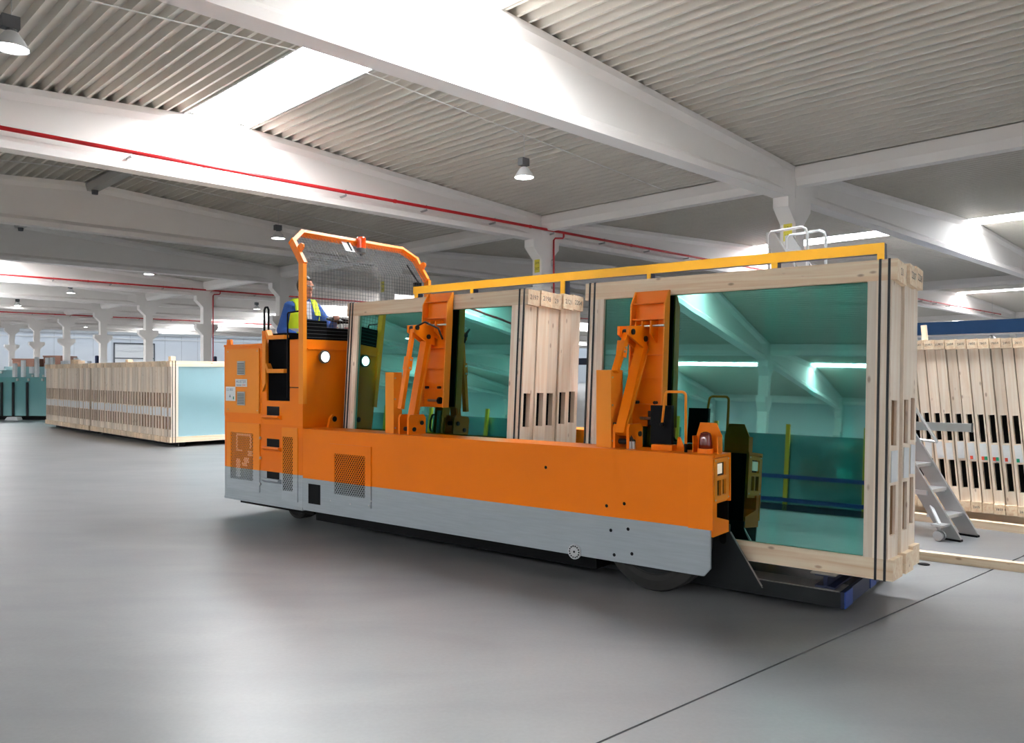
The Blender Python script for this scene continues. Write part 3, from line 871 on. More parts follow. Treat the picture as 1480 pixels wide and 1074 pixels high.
# rear legs and braces
for x in (0.0, LWID - 0.03):
    m = MB(); m.bar((x + 0.015, 2.26, zt - 0.5), (x + 0.015, 2.9, 0.0), 0.035, 0.05); m.build('rear_leg', 'aluminium', lad)
    m = MB(); m.bar((x - 0.01, 0.33, 0.46), (x - 0.01, 2.78, 0.46), 0.025, 0.045); m.build('brace', 'aluminium', lad)
# extendable side boom at hip height
bx = empty('support_boom', Vector((4.93, 8.75, 0)), (0, 0, VEH_YAW)); bx.rotation_euler = (0, 0, VEH_YAW)
bx.location = (4.98, 8.62, 0)
tag(bx, 'horizontal aluminium profile crossing in front of the leaning crates above the ladder', 'profile')
MB().box((-1.3, -0.03, 1.075), (0.0, 0.03, 1.165)).build('profile', 'aluminium', bx, bevel=0.006)
MB().box((0.0, -0.032, 1.07), (0.012, 0.032, 1.17)).build('end_cap', 'lamp_gear', bx)
MB().box((-1.28, -0.03, 0), (-1.2, 0.03, 1.075)).build('upright', 'aluminium', bx)
MB().box((-1.5, -0.2, 0), (-1.0, 0.2, 0.03)).build('foot', 'aluminium', bx)

# ================================================================== CARRIED RACK (pallet with yellow A-frame)
rack = empty('glass_pallet', VW(0, 0, 0), (0, 0, VEH_YAW)); tag(rack, 'black and blue steel pallet with yellow A-frame carrying the glass crates', 'pallet')
m = MB(); m.box((1.65, 0.36, 0.05), (7.05, 0.62, 0.16)); m.build('side_beam', 'dark_steel', rack, bevel=0.008)
m = MB(); m.box((1.65, 1.50, 0.05), (7.05, 1.74, 0.16)); m.build('side_beam', 'dark_steel', rack, bevel=0.008)
MB().box((1.65, 0.62, 0.05), (7.03, 1.50, 0.10)).build('floor_plate', 'dark_steel', rack)
MB().box((5.8, 0.37, 0.16), (7.04, 0.60, 0.166)).build('wear_plate', 'worn_steel', rack)
MB().box((7.05, 0.36, 0.05), (7.075, 1.74, 0.165)).build('end_plate', 'navy_paint', rack)
for a0, a1 in ((0.36, 0.55), (1.05, 1.22)): MB().box((7.0755, a0, 0.05), (7.082, a1, 0.165)).build('blue_patch', 'blue_paint', rack)
for x in (6.86, 4.9, 3.9, 1.85):
    m = MB(); m.box((x, 0.40, 0.165), (x + 0.14, 1.52, 0.18)); m.box((x + 0.055, 0.42, 0.18), (x + 0.085, 1.50, 0.25)); m.box((x, 0.40, 0.25), (x + 0.14, 1.52, 0.268)); m.build('cross_bearer', 'navy_paint', rack)
    MB().box((x - 0.02, 0.36, 0.2685), (x + 0.16, 1.52, 0.2765)).build('wear_plate', 'worn_steel', rack)
YW = 1.60
for x in (1.62, 2.54, 3.82, 4.86, 6.11, 7.0):
    wd = 0.055 if x not in (2.54, 4.86) else 0.04
    MB().hexa([(x, YW - 0.09, 0.166), (x + wd, YW - 0.09, 0.166), (x + wd, YW - 0.08, 0.166), (x, YW - 0.08, 0.166), (x, YW, 2.70), (x + wd, YW, 2.70), (x + wd, YW + 0.012, 2.70), (x, YW + 0.012, 2.70)]).build('post_face', 'yellow_paint', rack)
    MB().hexa([(x, YW - 0.079, 0.166), (x + wd, YW - 0.079, 0.166), (x + wd, YW + 0.06, 0.166), (x, YW + 0.06, 0.166), (x, YW + 0.013, 2.70), (x + wd, YW + 0.013, 2.70), (x + wd, YW + 0.10, 2.70), (x, YW + 0.10, 2.70)]).build('post', 'navy_paint', rack)
MB().box((1.60, YW, 2.7005), (7.055, YW + 0.012, 2.79)).build('rail_face', 'yellow_paint', rack)
MB().box((1.60, YW + 0.0125, 2.7005), (7.055, YW + 0.09, 2.789)).build('top_rail', 'navy_paint', rack)
for z in (0.9, 1.8):
    MB().box((1.62, YW - 0.03 + z * 0.02, z), (7.0, YW + 0.02 + z * 0.02, z + 0.07)).build('mid_rail', 'navy_paint', rack)

# ================================================================== THE TRANSPORTER
V = empty('glass_transporter', VW(0, 0, 0), (0, 0, VEH_YAW)); tag(V, 'long orange and grey glass transporter with driver cab and two clamp arms', 'vehicle')
# near load arm
m = MB(); m.box((1.502, 0.0, 0.557), (6.06, 0.318, 1.105)); side = m.build('side_beam', 'two_tone', V, bevel=0.006)
m = MB(); m.prism([(1.502, 0.215), (6.185, 0.215), (6.235, 0.275), (6.235, 0.5568), (1.502, 0.5568)], 1, 0.0, 0.02); m.build('skirt', 'two_tone', V)
m = MB(); m.box((6.0601, 0.0, 0.5572), (6.254, 0.02, 1.105)); m.box((6.0601, 0.02, 0.74), (6.235, 0.318, 1.105)); m.box((6.235, 0.30, 0.74), (6.262, 0.318, 1.105)); m.box((6.235, 0.0201, 1.085), (6.262, 0.30, 1.105))
m.hexa([(6.0601, 0.02, 0.505), (6.25, 0.02, 0.505), (6.25, 0.305, 0.505), (6.0601, 0.305, 0.505), (6.0601, 0.02, 0.66), (6.25, 0.02, 0.66), (6.25, 0.305, 0.59), (6.0601, 0.305, 0.59)])
m.box((6.0601, 0.02, 0.60), (6.25, 0.085, 0.76))
nose = m.build('nose', 'orange', V)
MB().box((1.6, 0.3185, 0.10), (6.24, 0.326, 1.09)).build('inner_shade', 'black', V)  # added black sheet: paints the beam's unlit inner side dark
m = MB()
for (a0, a1, z0, z1) in ((0.03, 0.29, 1.045, 1.078), (0.03, 0.29, 0.915, 0.945), (0.03, 0.29, 0.76, 0.80), (0.03, 0.075, 0.80, 1.045), (0.235, 0.29, 0.80, 1.045), (0.145, 0.172, 0.80, 0.915)):
    m.box((6.2355, a0, z0), (6.258, a1, z1))
m.build('lamp_panel', 'orange_panel_lit', nose)  # same paint as the nose, lightened for the light falling on it
MB().box((6.2352, 0.07, 0.80), (6.238, 0.24, 1.05)).build('lamp_recess', 'black', nose)
MB().box((6.239, 0.08, 0.96), (6.248, 0.185, 1.035)).build('head_light', 'lens_glass', nose, bevel=0.004)
for w_ in (0.04, 0.28):
    for z in (0.775, 1.065): MB().ball((6.259, w_, z), 0.006, 1).build('bolt', 'steel', nose)
for (x, z) in ((4.764, 0.914), (5.359, 0.65), (5.52, 0.683), (5.398, 0.459), (5.554, 0.487), (5.429, 0.268), (5.588, 0.298)):
    MB().lathe([(0.014, -0.003), (0.012, 0.001)], 12, (x, 0, z), axis=1).build('bolt_hole', 'black', V)
disc = MB().lathe([(0.062, -0.012), (0.062, 0.0)], 24, (5.056, 0, 0.243), axis=1).build('hub_disc', 'steel', V)
m = MB()
for k in range(14):
    a = 2 * math.pi * k / 14; m.ball((5.056 + 0.046 * math.cos(a), -0.012, 0.243 + 0.046 * math.sin(a)), 0.007, 1)
m.ball((5.056, -0.012, 0.243), 0.01, 1); hb = m.build('hub_hole', 'black', disc); hb['kind'] = 'stuff'
# service panel with expanded-metal grille
def grille(x0, x1, z0, z1, y, pitch=0.034, wd=0.007):
    m = MB()
    W, H = x1 - x0, z1 - z0
    for sgn in (1, -1):
        n = int((W + H * 0.8) / pitch) + 2
        for i in range(-1, n):
            # line x = x0 + i*pitch + sgn * t*0.8 ; clip to the rectangle
            c = i * pitch if sgn == -1 else i * pitch - H * 0.8
            pts = []
            ta, tb = 0.0, H
            def X(t): return c + 0.8 * t if sgn == 1 else c - 0.8 * t
            lo, hi = None, None
            # solve 0<=X<=W
            if sgn == 1:
                lo = max(0.0, (0 - c) / 0.8); hi = min(H, (W - c) / 0.8)
            else:
                lo = max(0.0, (c - W) / 0.8); hi = min(H, c / 0.8)
            if hi - lo < 0.01: continue
            m.bar((x0 + X(lo), y, z0 + lo), (x0 + X(hi), y, z0 + hi), 0.004, wd, up=(1, 0, 0))
    return m
def panel(x0, x1, z0, z1, gx0, gx1, gz0, gz1, mat, lab=None, back='black'):
    m = MB(); y0, y1 = -0.012, 0.0
    m.box((x0, y0, z0), (gx0, y1, z1)); m.box((gx1, y0, z0), (x1, y1, z1)); m.box((gx0, y0, z0), (gx1, y1, gz0)); m.box((gx0, y0, gz1), (gx1, y1, z1))
    p = m.build('access_panel', mat, V)
    MB().box((gx0, -0.0022, gz0), (gx1, -0.0006, gz1)).build('grille_back', back, p)
    g_ = grille(gx0, gx1, gz0, gz1, -0.0075).build('grille', mat if mat != 'orange_panel_lit' else 'orange', p); g_['kind'] = 'stuff'
    return p
p1 = panel(1.96, 2.605, 0.344, 0.966, 2.04, 2.52, 0.44, 0.866, 'two_tone')
for (x, z) in ((1.985, 0.365), (2.3, 0.36), (2.58, 0.37), (2.615, 0.42)): MB().ball((x, -0.013, z), 0.009, 1).build('bolt', 'white_paint', p1)
MB().box((1.60, -0.003, 0.297), (1.80, 0.0, 0.511)).build('vent', 'black', V)
# rear unit
m = MB(); m.box((0.0, 0.0, 0.235), (1.50, 2.0, 1.13)); m.box((0.0, -0.006, 0.205), (1.50, 2.0, 0.2349)); rear = m.build('rear_body', 'two_tone_rear', V, bevel=0.005)
m = MB(); m.box((0.0, 0.0, 1.1302), (0.75, 2.0, 2.03)); m.box((-0.01, -0.008, 2.03), (0.76, 2.01, 2.055)); m.box((0.0, -0.005, 1.2), (0.035, 0.0, 2.03)); cab = m.build('rear_cabinet', 'orange', V, bevel=0.006)
p2 = panel(0.06, 0.72, 0.335, 1.125, 0.14, 0.595, 0.455, 1.01, 'two_tone_panel', back='lamp_gear')
# grey machinery glimpsed behind the mesh
for (x0, x1, z0, z1) in ((0.24, 0.27, 0.80, 1.0), (0.27, 0.54, 0.97, 1.0), (0.52, 0.55, 0.83, 0.98), (0.25, 0.36, 0.79, 0.81), (0.40, 0.50, 0.66, 0.72), (0.24, 0.33, 0.48, 0.70), (0.36, 0.46, 0.62, 0.66), (0.48, 0.57, 0.74, 0.80)):
    MB().box((x0, -0.0042, z0), (x1, -0.0023, z1)).build('machinery', 'paper', p2)
for z in (0.42, 0.72, 0.95): MB().box((0.725, -0.016, z), (0.74, 0.0, z + 0.03)).build('hinge', 'steel', p2)
p3 = panel(1.14, 1.42, 0.29, 1.105, 1.155, 1.34, 0.40, 1.0, 'two_tone_panel')
# foot steps cut into the side
for (z0, z1) in ((1.232, 1.335), (0.875, 0.965), (0.512, 0.590)):
    yb = 0.0
    if z0 > 1.2: continue
    MB().box((0.85, -0.003, z0), (1.08, 0.0, z1)).build('step_hole', 'black', V)
    MB().prism([(0.0, z0), (-0.045, z0), (-0.05, z0 - 0.02), (0.0, z0 - 0.05)], 0, 0.80, 1.12).build('step_lip', 'two_tone_rear', V)
dr = MB().box((0.04, -0.014, 1.245), (0.715, -0.0055, 2.0)).build('cabinet_door', 'orange_panel_lit', V, bevel=0.003)
for (z0, z1) in ((1.692, 1.856), (1.334, 1.495)):
    lv = MB().box((0.285, -0.02, z0), (0.44, -0.0142, z1)).build('louvre', 'galvanised', dr, bevel=0.002)
    for i in range(7):
        z = z0 + 0.015 + i * (z1 - z0 - 0.03) / 7
        MB().box((0.30, -0.025, z), (0.425, -0.0202, z + 0.009)).build('slat', 'lamp_gear', lv)
nm = MB().box((0.246, -0.017, 1.553), (0.482, -0.0142, 1.643)).build('name_plate', 'paper', dr)
link('lettering', text_mesh('HUBTEX', 0.052, 'ink_grey'), nm, (0.362, -0.0175, 1.612), RX90)
MB().box((0.27, -0.0178, 1.567), (0.37, -0.0171, 1.575)).build('print_line', 'ink_grey', nm)
MB().box((0.385, -0.0178, 1.569), (0.45, -0.0171, 1.577)).build('print_line', 'sticker_red', nm)
n2 = MB().box((0.045, -0.017, 1.382), (0.244, -0.0142, 1.552)).build('sticker', 'paper', dr, bevel=0.001)
link('lettering', text_mesh('DS 0821', 0.042, 'ink_grey'), n2, (0.135, -0.0175, 1.515), RX90)
MB().prism([(0.12, 1.425), (0.15, 1.425), (0.135, 1.46)], 1, -0.0178, -0.0171).build('print_mark', 'ink_grey', n2)
MB().box((0.198, -0.0178, 1.40), (0.22, -0.0171, 1.435)).build('green_mark', 'sticker_green', n2)
for (x, z) in ((0.09, 1.97), (0.09, 1.28), (0.68, 1.97), (0.68, 1.28)): MB().ball((x, -0.014, z), 0.007, 1).build('bolt', 'steel', dr)
# entry post, padded side and grips
MB().prism([(0.752, 1.1302), (0.85, 1.1302), (0.85, 2.02), (0.80, 2.11), (0.80, 2.20), (0.752, 2.20)], 1, 0.0, 0.06).build('entry_post', 'orange', V, bevel=0.004)
MB().prism([(0.80, 1.50), (0.86, 1.60), (0.86, 2.10), (0.80, 2.10)], 1, -0.03, 0.0).build('entry_flap', 'orange_panel_lit', V)
MB().box((0.8502, 0.02, 1.40), (1.27, 0.10, 2.11)).build('side_pad', 'black_pad', V, bevel=0.01)
MB().box((0.8502, 0.0, 1.1302), (1.27, 0.10, 1.3995)).build('sill', 'orange', V)
MB().box((0.85, -0.003, 1.232), (1.08, -0.0002, 1.335)).build('step_hole', 'black', V)
MB().prism([(0.0, 1.232), (-0.045, 1.232), (-0.05, 1.212), (0.0, 1.182)], 0, 0.80, 1.12).build('step_lip', 'orange', V)
for z in (1.715, 2.095):
    m = MB(); m.box((0.90, -0.045, z), (1.215, 0.03, z + 0.045)); m.prism([(0.86, z + 0.10), (0.90, z), (0.93, z), (0.93, z + 0.045), (0.89, z + 0.11)], 1, -0.04, 0.03); m.build('arm_rest', 'orange_panel_lit', V, bevel=0.006)
MB().box((0.88, 0.03, 2.111), (1.24, 0.50, 2.165)).build('seat_cushion', 'black_pad', V, bevel=0.02)
MB().tube([(0.90 + 0.16 * math.cos(math.radians(a)) + 0.12, 0.52, 2.17 + 0.07 * math.sin(math.radians(a))) for a in range(0, 181, 20)], 0.022, 8).build('cable_loop', 'black', V)
MB().box((1.2702, 0.0, 1.1302), (1.4998, 0.30, 2.085)).build('corner_column', 'orange', V, bevel=0.004)
MB().box((1.27, -0.0025, 1.548), (1.50, -0.0002, 1.558)).build('seam', 'black', V)
MB().tube([(1.245, -0.01, 1.44), (1.245, -0.01, 2.37), (1.255, -0.01, 2.385), (1.46, -0.01, 2.395)], 0.009, 6).build('hand_rail', 'black', V)
# rear tops: grab loop, lamp, cables
MB().tube([(0.77, 0.02, 2.18), (0.77, 0.02, 2.44), (0.79, 0.02, 2.47), (0.83, 0.02, 2.47), (0.85, 0.02, 2.44), (0.85, 0.02, 2.1)], 0.012, 6).build('grab_loop', 'black', V)
MB().prism([(0.0, 2.055), (0.10, 2.055), (0.085, 2.12), (0.015, 2.12)], 1, 0.02, 0.05).build('lifting_tab', 'orange', V)
MB().tube([(0.46 + 0.07 * math.cos(math.radians(a)), 0.3, 2.06 + 0.09 * math.sin(math.radians(a))) for a in range(0, 181, 20)], 0.012, 6).build('cable_loop', 'black', V)
MB().lathe([(0.06, 2.056), (0.06, 2.09), (0.045, 2.15), (0.02, 2.17)], 14, (0.63, 0.3, 0)).build('rear_beacon', 'beacon_orange', V, smooth=True)
MB().box((0.50, 0.45, 2.056), (0.62, 0.6, 2.17)).build('horn', 'white_plastic', V, bevel=0.02)
# cab front wall
m = MB(); m.box((1.44, 0.3002, 1.1302), (1.50, 2.0, 2.085)); m.box((1.5001, 0.06, 1.975), (1.515, 1.95, 1.99)); m.build('front_wall', 'orange', V)
MB().box((1.40, 0.05, 2.0852), (1.49, 0.34, 2.30)).build('dashboard', 'black_pad', V, bevel=0.01)
MB().box((1.36, 0.3405, 2.0852), (1.49, 1.4, 2.225)).build('dashboard', 'black_pad', V, bevel=0.01)
MB().box((0.7502, 0.101, 1.1302), (1.4398, 1.9, 1.15)).build('cab_floor', 'dark_steel', V)
hl = MB().lathe([(0.045, 1.5), (0.072, 1.53), (0.072, 1.563), (0.060, 1.563)], 20, (0, 0.259, 1.894), axis=0).build('work_lamp', 'lamp_gear', V, smooth=False)
MB().lathe([(0.056, 1.5605), (0.05, 1.568)], 20, (0, 0.259, 1.894), axis=0).build('work_lamp_lens', 'head_lamp', hl)
m = MB(); prf = [(0.245, 1.1055), (0.425, 1.1055), (0.395, 1.215), (0.36, 1.25), (0.31, 1.25), (0.275, 1.215)]
m.prism(prf, 0, 1.60, 1.63); lug = m.build('lifting_lug', 'orange', V, bevel=0.004)
MB().lathe([(0.032, 1.6305), (0.032, 1.632)], 14, (0, 0.335, 1.20), axis=0).build('lug_hole', 'black', lug)
# steering wheel
stw = MB().tube([(1.27 + 0.15 * math.cos(2 * math.pi * k / 24), 0.72 + 0.15 * math.sin(2 * math.pi * k / 24), 2.335 - 0.03 * math.cos(2 * math.pi * k / 24)) for k in range(24)], 0.016, 8, closed=True).build('steering_wheel', 'black', V, smooth=True)
m = MB()
for k in range(3):
    a = 2 * math.pi * k / 3 + 0.4; m.bar((1.27, 0.72, 2.32), (1.27 + 0.148 * math.cos(a), 0.72 + 0.148 * math.sin(a), 2.335 - 0.03 * math.cos(a)), 0.03, 0.012)
m.lathe([(0.035, 2.29), (0.045, 2.33), (0.02, 2.34)], 14, (1.27, 0.72, 0)); m.build('wheel_hub', 'black', stw)
MB().tube([(1.27, 0.72, 2.30), (1.36, 0.72, 2.0)], 0.035, 10).build('steering_column', 'steel', V)
# overhead guard
GW = 1.976
post_z = 2.913
MB().box((1.452, -0.02, 1.375), (1.530, 0.03, post_z)).build('guard_post', 'orange_panel_lit', V, bevel=0.006)
MB().box((1.452, GW - 0.03, 1.13), (1.530, GW + 0.02, post_z)).build('guard_post', 'orange_panel_lit', V, bevel=0.006)
hood = [(1.485, 0.0, post_z), (1.285, 0.0, 3.185), (1.185, 0.20, 3.325), (1.185, GW - 0.18, 3.325), (1.285, GW, 3.20), (1.485, GW, post_z)]
nrm = (Vector((0, 1, 0)).cross(Vector((-0.2, 0, 0.272)))).normalized()   # normal of the hood plane
def hood_bar(a_, b_):
    a_, b_ = Vector(a_), Vector(b_)
    t = (b_ - a_).normalized()
    cen = Vector((1.35, GW / 2, 3.1))
    ins = nrm.cross(t).normalized()
    if ins.dot(cen - a_) < 0: ins = -ins
    n_ = nrm if nrm.z > 0 else -nrm
    pts = []
    for p in (a_, b_):
        pts += [p - n_ * 0.042, p + ins * 0.045 - n_ * 0.042, p + ins * 0.045 + n_ * 0.042, p + n_ * 0.042]
    return MB().hexa(pts)
for a_, b_ in zip(hood, hood[1:]):
    a2, b2 = Vector(a_), Vector(b_); t = (b2 - a2).normalized() * 0.012
    hood_bar(a2 - t, b2 + t).build('hood_bar', 'orange', V)
for w_ in (0.03, GW - 0.03):
    MB().prism([(1.40, 3.02), (1.48, 3.10), (1.475, 3.135), (1.44, 3.15), (1.355, 3.10)], 1, w_ - 0.012, w_ + 0.012).build('hood_tab', 'orange', V)
m = MB(); y = 0.06
wr = 0.0019
while y < GW - 0.03:
    m.tube([(1.485, y, 2.10), (1.485, y, post_z)], wr, 4)
    # tilted part, clipped by the chamfered corners
    f = min(1.0, (y + 0.02) / 0.20 * 0.35 + 0.65) if y < 0.18 else (min(1.0, (GW - y) / 0.18 * 0.35 + 0.65) if y > GW - 0.18 else 1.0)
    m.tube([(1.485, y, post_z), (1.485 - 0.30 * f, y, post_z + 0.405 * f)], wr, 4)
    y += 0.043
z = 2.11
while z < post_z:
    m.tube([(1.489, 0.045, z), (1.489, GW - 0.03, z)], wr, 4); z += 0.040
f = 0.05
while f < 0.98:
    e_ = 0.0 if f < 0.65 else (f - 0.65) / 0.35 * 0.19
    m.tube([(1.487 - 0.30 * f, 0.02 + e_, post_z + 0.406 * f), (1.487 - 0.30 * f, GW - 0.02 - e_, post_z + 0.406 * f)], wr, 4); f += 0.08
gm = m.build('wire_mesh', 'lamp_gear', V); gm['kind'] = 'stuff'
# beacon and bracket on the guard
bk = MB().hexa([(1.30, 0.78, 3.17), (1.30, 0.92, 3.17), (1.295, 0.92, 3.175), (1.295, 0.78, 3.175), (1.16, 0.78, 3.36), (1.16, 0.92, 3.36), (1.155, 0.92, 3.365), (1.155, 0.78, 3.365)]).build('beacon_bracket', 'white_plastic', V)
MB().bar((1.298, 0.875, 3.18), (1.165, 0.875, 3.36), 0.02, 0.012).build('bracket_edge', 'black', bk)
bc = MB().lathe([(0.05, 3.17), (0.06, 3.18), (0.06, 3.235)], 18, (1.25, 1.06, 0)).build('beacon_base', 'lamp_gear', V)
MB().lathe([(0.058, 3.2355), (0.056, 3.36), (0.045, 3.375)], 18, (1.25, 1.06, 0)).build('beacon_dome', 'beacon_orange', bc, smooth=False)
MB().lathe([(0.01, 3.14), (0.025, 3.17)], 10, (1.25, 1.06, 0)).build('beacon_stud', 'black', bc)
cm_ = MB().tube([(1.45, 1.64, 3.08), (1.45, 1.86, 2.86)], 0.009, 6).build('wiper_arm', 'black', V)
MB().box((1.42, 1.78, 2.80), (1.48, 1.87, 2.87)).build('wiper_motor', 'black', cm_)
# chassis, wheels
MB().box((1.6, 0.10, 0.10), (5.2, 0.318, 0.556)).build('chassis', 'black', V)
MB().box((0.1, 0.15, 0.14), (1.5, 1.9, 0.2345)).build('chassis', 'black', V)
MB().box((0.1, 1.78, 0.2), (6.2, 2.1, 1.1)).build('far_beam', 'two_tone', V, bevel=0.006)
def wheel(x, w0, w1, R, name):
    o = MB().lathe([(R * 0.72, w0 + 0.02), (R * 0.80, w0), (R * 0.97, w0 + 0.01), (R, w0 + 0.035), (R, w1 - 0.035), (R * 0.97, w1 - 0.01), (R * 0.8, w1), (R * 0.72, w1 - 0.02)], 40, (x, 0, R), axis=1).build('wheel', 'rubber', V, smooth=False)
    MB().lathe([(R * 0.71, w0 + 0.03), (R * 0.68, w0 + 0.012), (R * 0.2, w0 + 0.02), (R * 0.1, w0 + 0.012)], 30, (x, 0, R), axis=1).build('rim', 'dark_steel', o)
    return o
wheel(5.70, 0.10, 0.29, 0.445, 'front')
wheel(5.70, 1.80, 2.0, 0.445, 'front')
for w_ in (0.35, 1.5): wheel(0.92, w_, w_ + 0.2, 0.20, 'rear')
m = MB(); m.prism([(5.3, 0.09), (6.46, 0.09), (6.51, 0.115), (6.46, 0.18), (6.27, 0.46), (6.252, 0.50), (6.252, 0.5555), (5.3, 0.5555)], 1, 0.318, 0.334); gp = m.build('gusset_plate', 'dark_steel', V)
m = MB(); m.box((6.17, 0.3165, 0.43), (6.225, 0.3178, 0.47)); m.lathe([(0.0275, 0.3165), (0.0275, 0.3178)], 14, (6.1975, 0, 0.43), axis=1); m.lathe([(0.0275, 0.3165), (0.0275, 0.3178)], 14, (6.1975, 0, 0.47), axis=1); m.build('slot', 'black', gp)
MB().bar((6.255, 0.326, 0.50), (6.505, 0.326, 0.115), 0.017, 0.006, up=(1, 0, 0.6)).build('plate_edge', 'worn_steel', gp)

# clamp arms
def crate_w(h): return CR_W + LEAN * (h - CR_Z)
def clamp(l0, l1, h0, h1, ribs, notch, la, bw, hous, rodp, boomp, tri, piv, variant):
    # pressure plate: channel with side flanges and cross ribs
    def P(l, dw, h): return (l, crate_w(h) - 0.008 + dw, h)
    def slab(la_, lb_, ha, hb, da, db, m):
        m.hexa([P(la_, da, ha), P(lb_, da, ha), P(lb_, db, ha), P(la_, db, ha), P(la_, da, hb), P(lb_, da, hb), P(lb_, db, hb), P(la_, db, hb)])
    m = MB()
    if notch:
        slab(l0, l1, h0 + 0.13, h1, -0.022, -0.012, m)
        slab(l0, notch[0], h0, h0 + 0.1299, -0.022, -0.012, m); slab(notch[1], l1, h0, h0 + 0.1299, -0.022, -0.012, m)
    else:
        slab(l0, l1, h0, h1, -0.022, -0.012, m)
    plate = m.build('clamp_plate', 'orange', V)
    m = MB()
    slab(l0, l1, h0 + 0.01, h1 - 0.01, -0.0118, -0.0002, m); m.build('rubber_facing', 'rubber', plate)
    for (a_, b_) in ((l0 - 0.012, l0), (l1, l1 + 0.012)):
        m = MB(); slab(a_, b_, h0, h1 - 0.12, -0.10, -0.012, m)
        m.hexa([P(a_, -0.10, h1 - 0.12), P(b_, -0.10, h1 - 0.12), P(b_, -0.012, h1 - 0.12), P(a_, -0.012, h1 - 0.12), P(a_, -0.03, h1), P(b_, -0.03, h1), P(b_, -0.012, h1), P(a_, -0.012, h1)])
        m.build('flange', 'orange_panel_lit', plate)
    for hr in ribs:
        m = MB(); slab(l0 + 0.001, l1 - 0.001, hr, hr + 0.012, -0.075, -0.0225, m); m.build('rib', 'orange', plate)
    # hinge ears and pin
    lm = (l0 + l1) / 2
    for dl in (-0.09, -0.03, 0.05):
        m = MB(); hp_ = piv[1]
        m.hexa([P(lm + dl, -0.15, hp_ - 0.05), P(lm + dl + 0.014, -0.15, hp_ - 0.05), P(lm + dl + 0.014, -0.022, hp_ - 0.13), P(lm + dl, -0.022, hp_ - 0.13), P(lm + dl, -0.14, hp_ + 0.05), P(lm + dl + 0.014, -0.14, hp_ + 0.05), P(lm + dl + 0.014, -0.022, hp_ + 0.06), P(lm + dl, -0.022, hp_ + 0.06)])
        m.build('hinge_ear', 'orange', plate, bevel=0.003)
    pin = MB().tube([P(l0 + 0.02, -0.115, piv[1] + 0.01), P(l1 + 0.014, -0.115, piv[1] + 0.01)], 0.010, 10).build('hinge_pin', 'steel', plate)
    for (dl, dh) in ((0.05, 0.20), (0.22, 0.20)):
        MB().tube([P(l0 + dl, -0.06, h0 + dh), P(l0 + dl, -0.02, h0 + dh)], 0.014, 10).build('bolt', 'dark_steel', plate)
    MB().tube([P(l0 + 0.10, -0.07, h0 + 0.07), P(l0 + 0.25, -0.07, h0 + 0.07)], 0.012, 8).build('stop_rod', 'steel', plate)
    MB().tube([P(l0 + 0.25, -0.07, h0 + 0.07), P(l0 + 0.275, -0.07, h0 + 0.07)], 0.035, 14).build('stop_buffer', 'black', plate)
    # boom: main bar with pivot bracket at the foot
    (wa, ha), (wb, hb) = boomp
    m = MB(); m.bar((la, wa, ha), (la, wb, hb), 0.085, 0.07, up=(0, 1, 0)); boom = m.build('clamp_boom', 'orange', V, bevel=0.004)
    MB().bar((la + 0.047, wa + 0.03, ha + 0.08), (la + 0.047, wb + 0.02, hb - 0.03), 0.006, 0.02, up=(0, 1, 0)).build('boom_rib', 'orange_panel_lit', boom)
    # link rod: two telescoping lengths
    (ra, rb), (rc, rd) = rodp
    mid = (ra + (rc - ra) * 0.55, rb + (rd - rb) * 0.55)
    m = MB(); m.bar((la - 0.01, ra, rb), (la - 0.01, mid[0], mid[1]), 0.05, 0.045, up=(0, 1, 0)); m.bar((la - 0.01, mid[0] - 0.01, mid[1] - 0.06), (la - 0.01, mid[0] + 0.015, mid[1] + 0.07), 0.065, 0.06, up=(0, 1, 0)); m.bar((la - 0.01, mid[0], mid[1]), (la - 0.01, rc, rd), 0.042, 0.036, up=(0, 1, 0))
    rod = m.build('link_rod', 'orange', boom, bevel=0.003)
    for t_ in (0.5, 0.6):
        MB().tube([(la + 0.022, ra + (rc - ra) * t_, rb + (rd - rb) * t_), (la + 0.032, ra + (rc - ra) * t_, rb + (rd - rb) * t_)], 0.011, 8).build('bolt', 'steel', boom)
    # foot bracket
    (f0, f1, f2, f3) = bw
    for dl in (-0.075, 0.05):
        MB().prism([(f0, f2), (f1, f2), (f1, f3 - 0.03), (f1 - 0.03, f3), (f0 + 0.02, f3), (f0, f3 - 0.03)], 0, la + dl, la + dl + 0.022).build('foot_bracket', 'orange', boom, bevel=0.003)
    for (pw, ph) in ((f0 + (f1 - f0) * 0.3, f2 + 0.05), (f0 + (f1 - f0) * 0.75, f2 + 0.11)):
        MB().tube([(la - 0.09, pw, ph), (la + 0.085, pw, ph)], 0.022, 10).build('pivot_pin', 'dark_steel', boom)
    # head bracket towards the plate
    MB().prism(tri, 0, la + 0.02, la + 0.042).build('head_bracket', 'orange', boom, bevel=0.003)
    MB().prism(tri, 0, la - 0.062, la - 0.04).build('head_bracket', 'orange', boom, bevel=0.003)
    for (pw, ph) in (rodp[1], (tri[2][0] * 0.5 + boomp[1][0] * 0.5, hb + 0.05)):
        MB().tube([(la - 0.075, pw, ph), (la + 0.056, pw, ph)], 0.024, 12).build('pivot_pin', 'dark_steel', boom)
    # housing with the ram
    (hx0, hx1, hw0, hw1, hz) = hous
    hs = MB().prism([(hx0, hw0), (hx1, hw0), (hx1, hw1), (hx1 - 0.012, hw1), (hx1 - 0.012, hw0 + 0.012), (hx0 + 0.012, hw0 + 0.012), (hx0 + 0.012, hw1), (hx0, hw1)], 2, 1.106, hz).build('ram_housing', 'orange_panel_lit', V)
    MB().box((hx0 + 0.013, hw0 + 0.013, hz - 0.02), (hx1 - 0.013, hw1, hz - 0.008)).build('housing_cap', 'orange', hs)
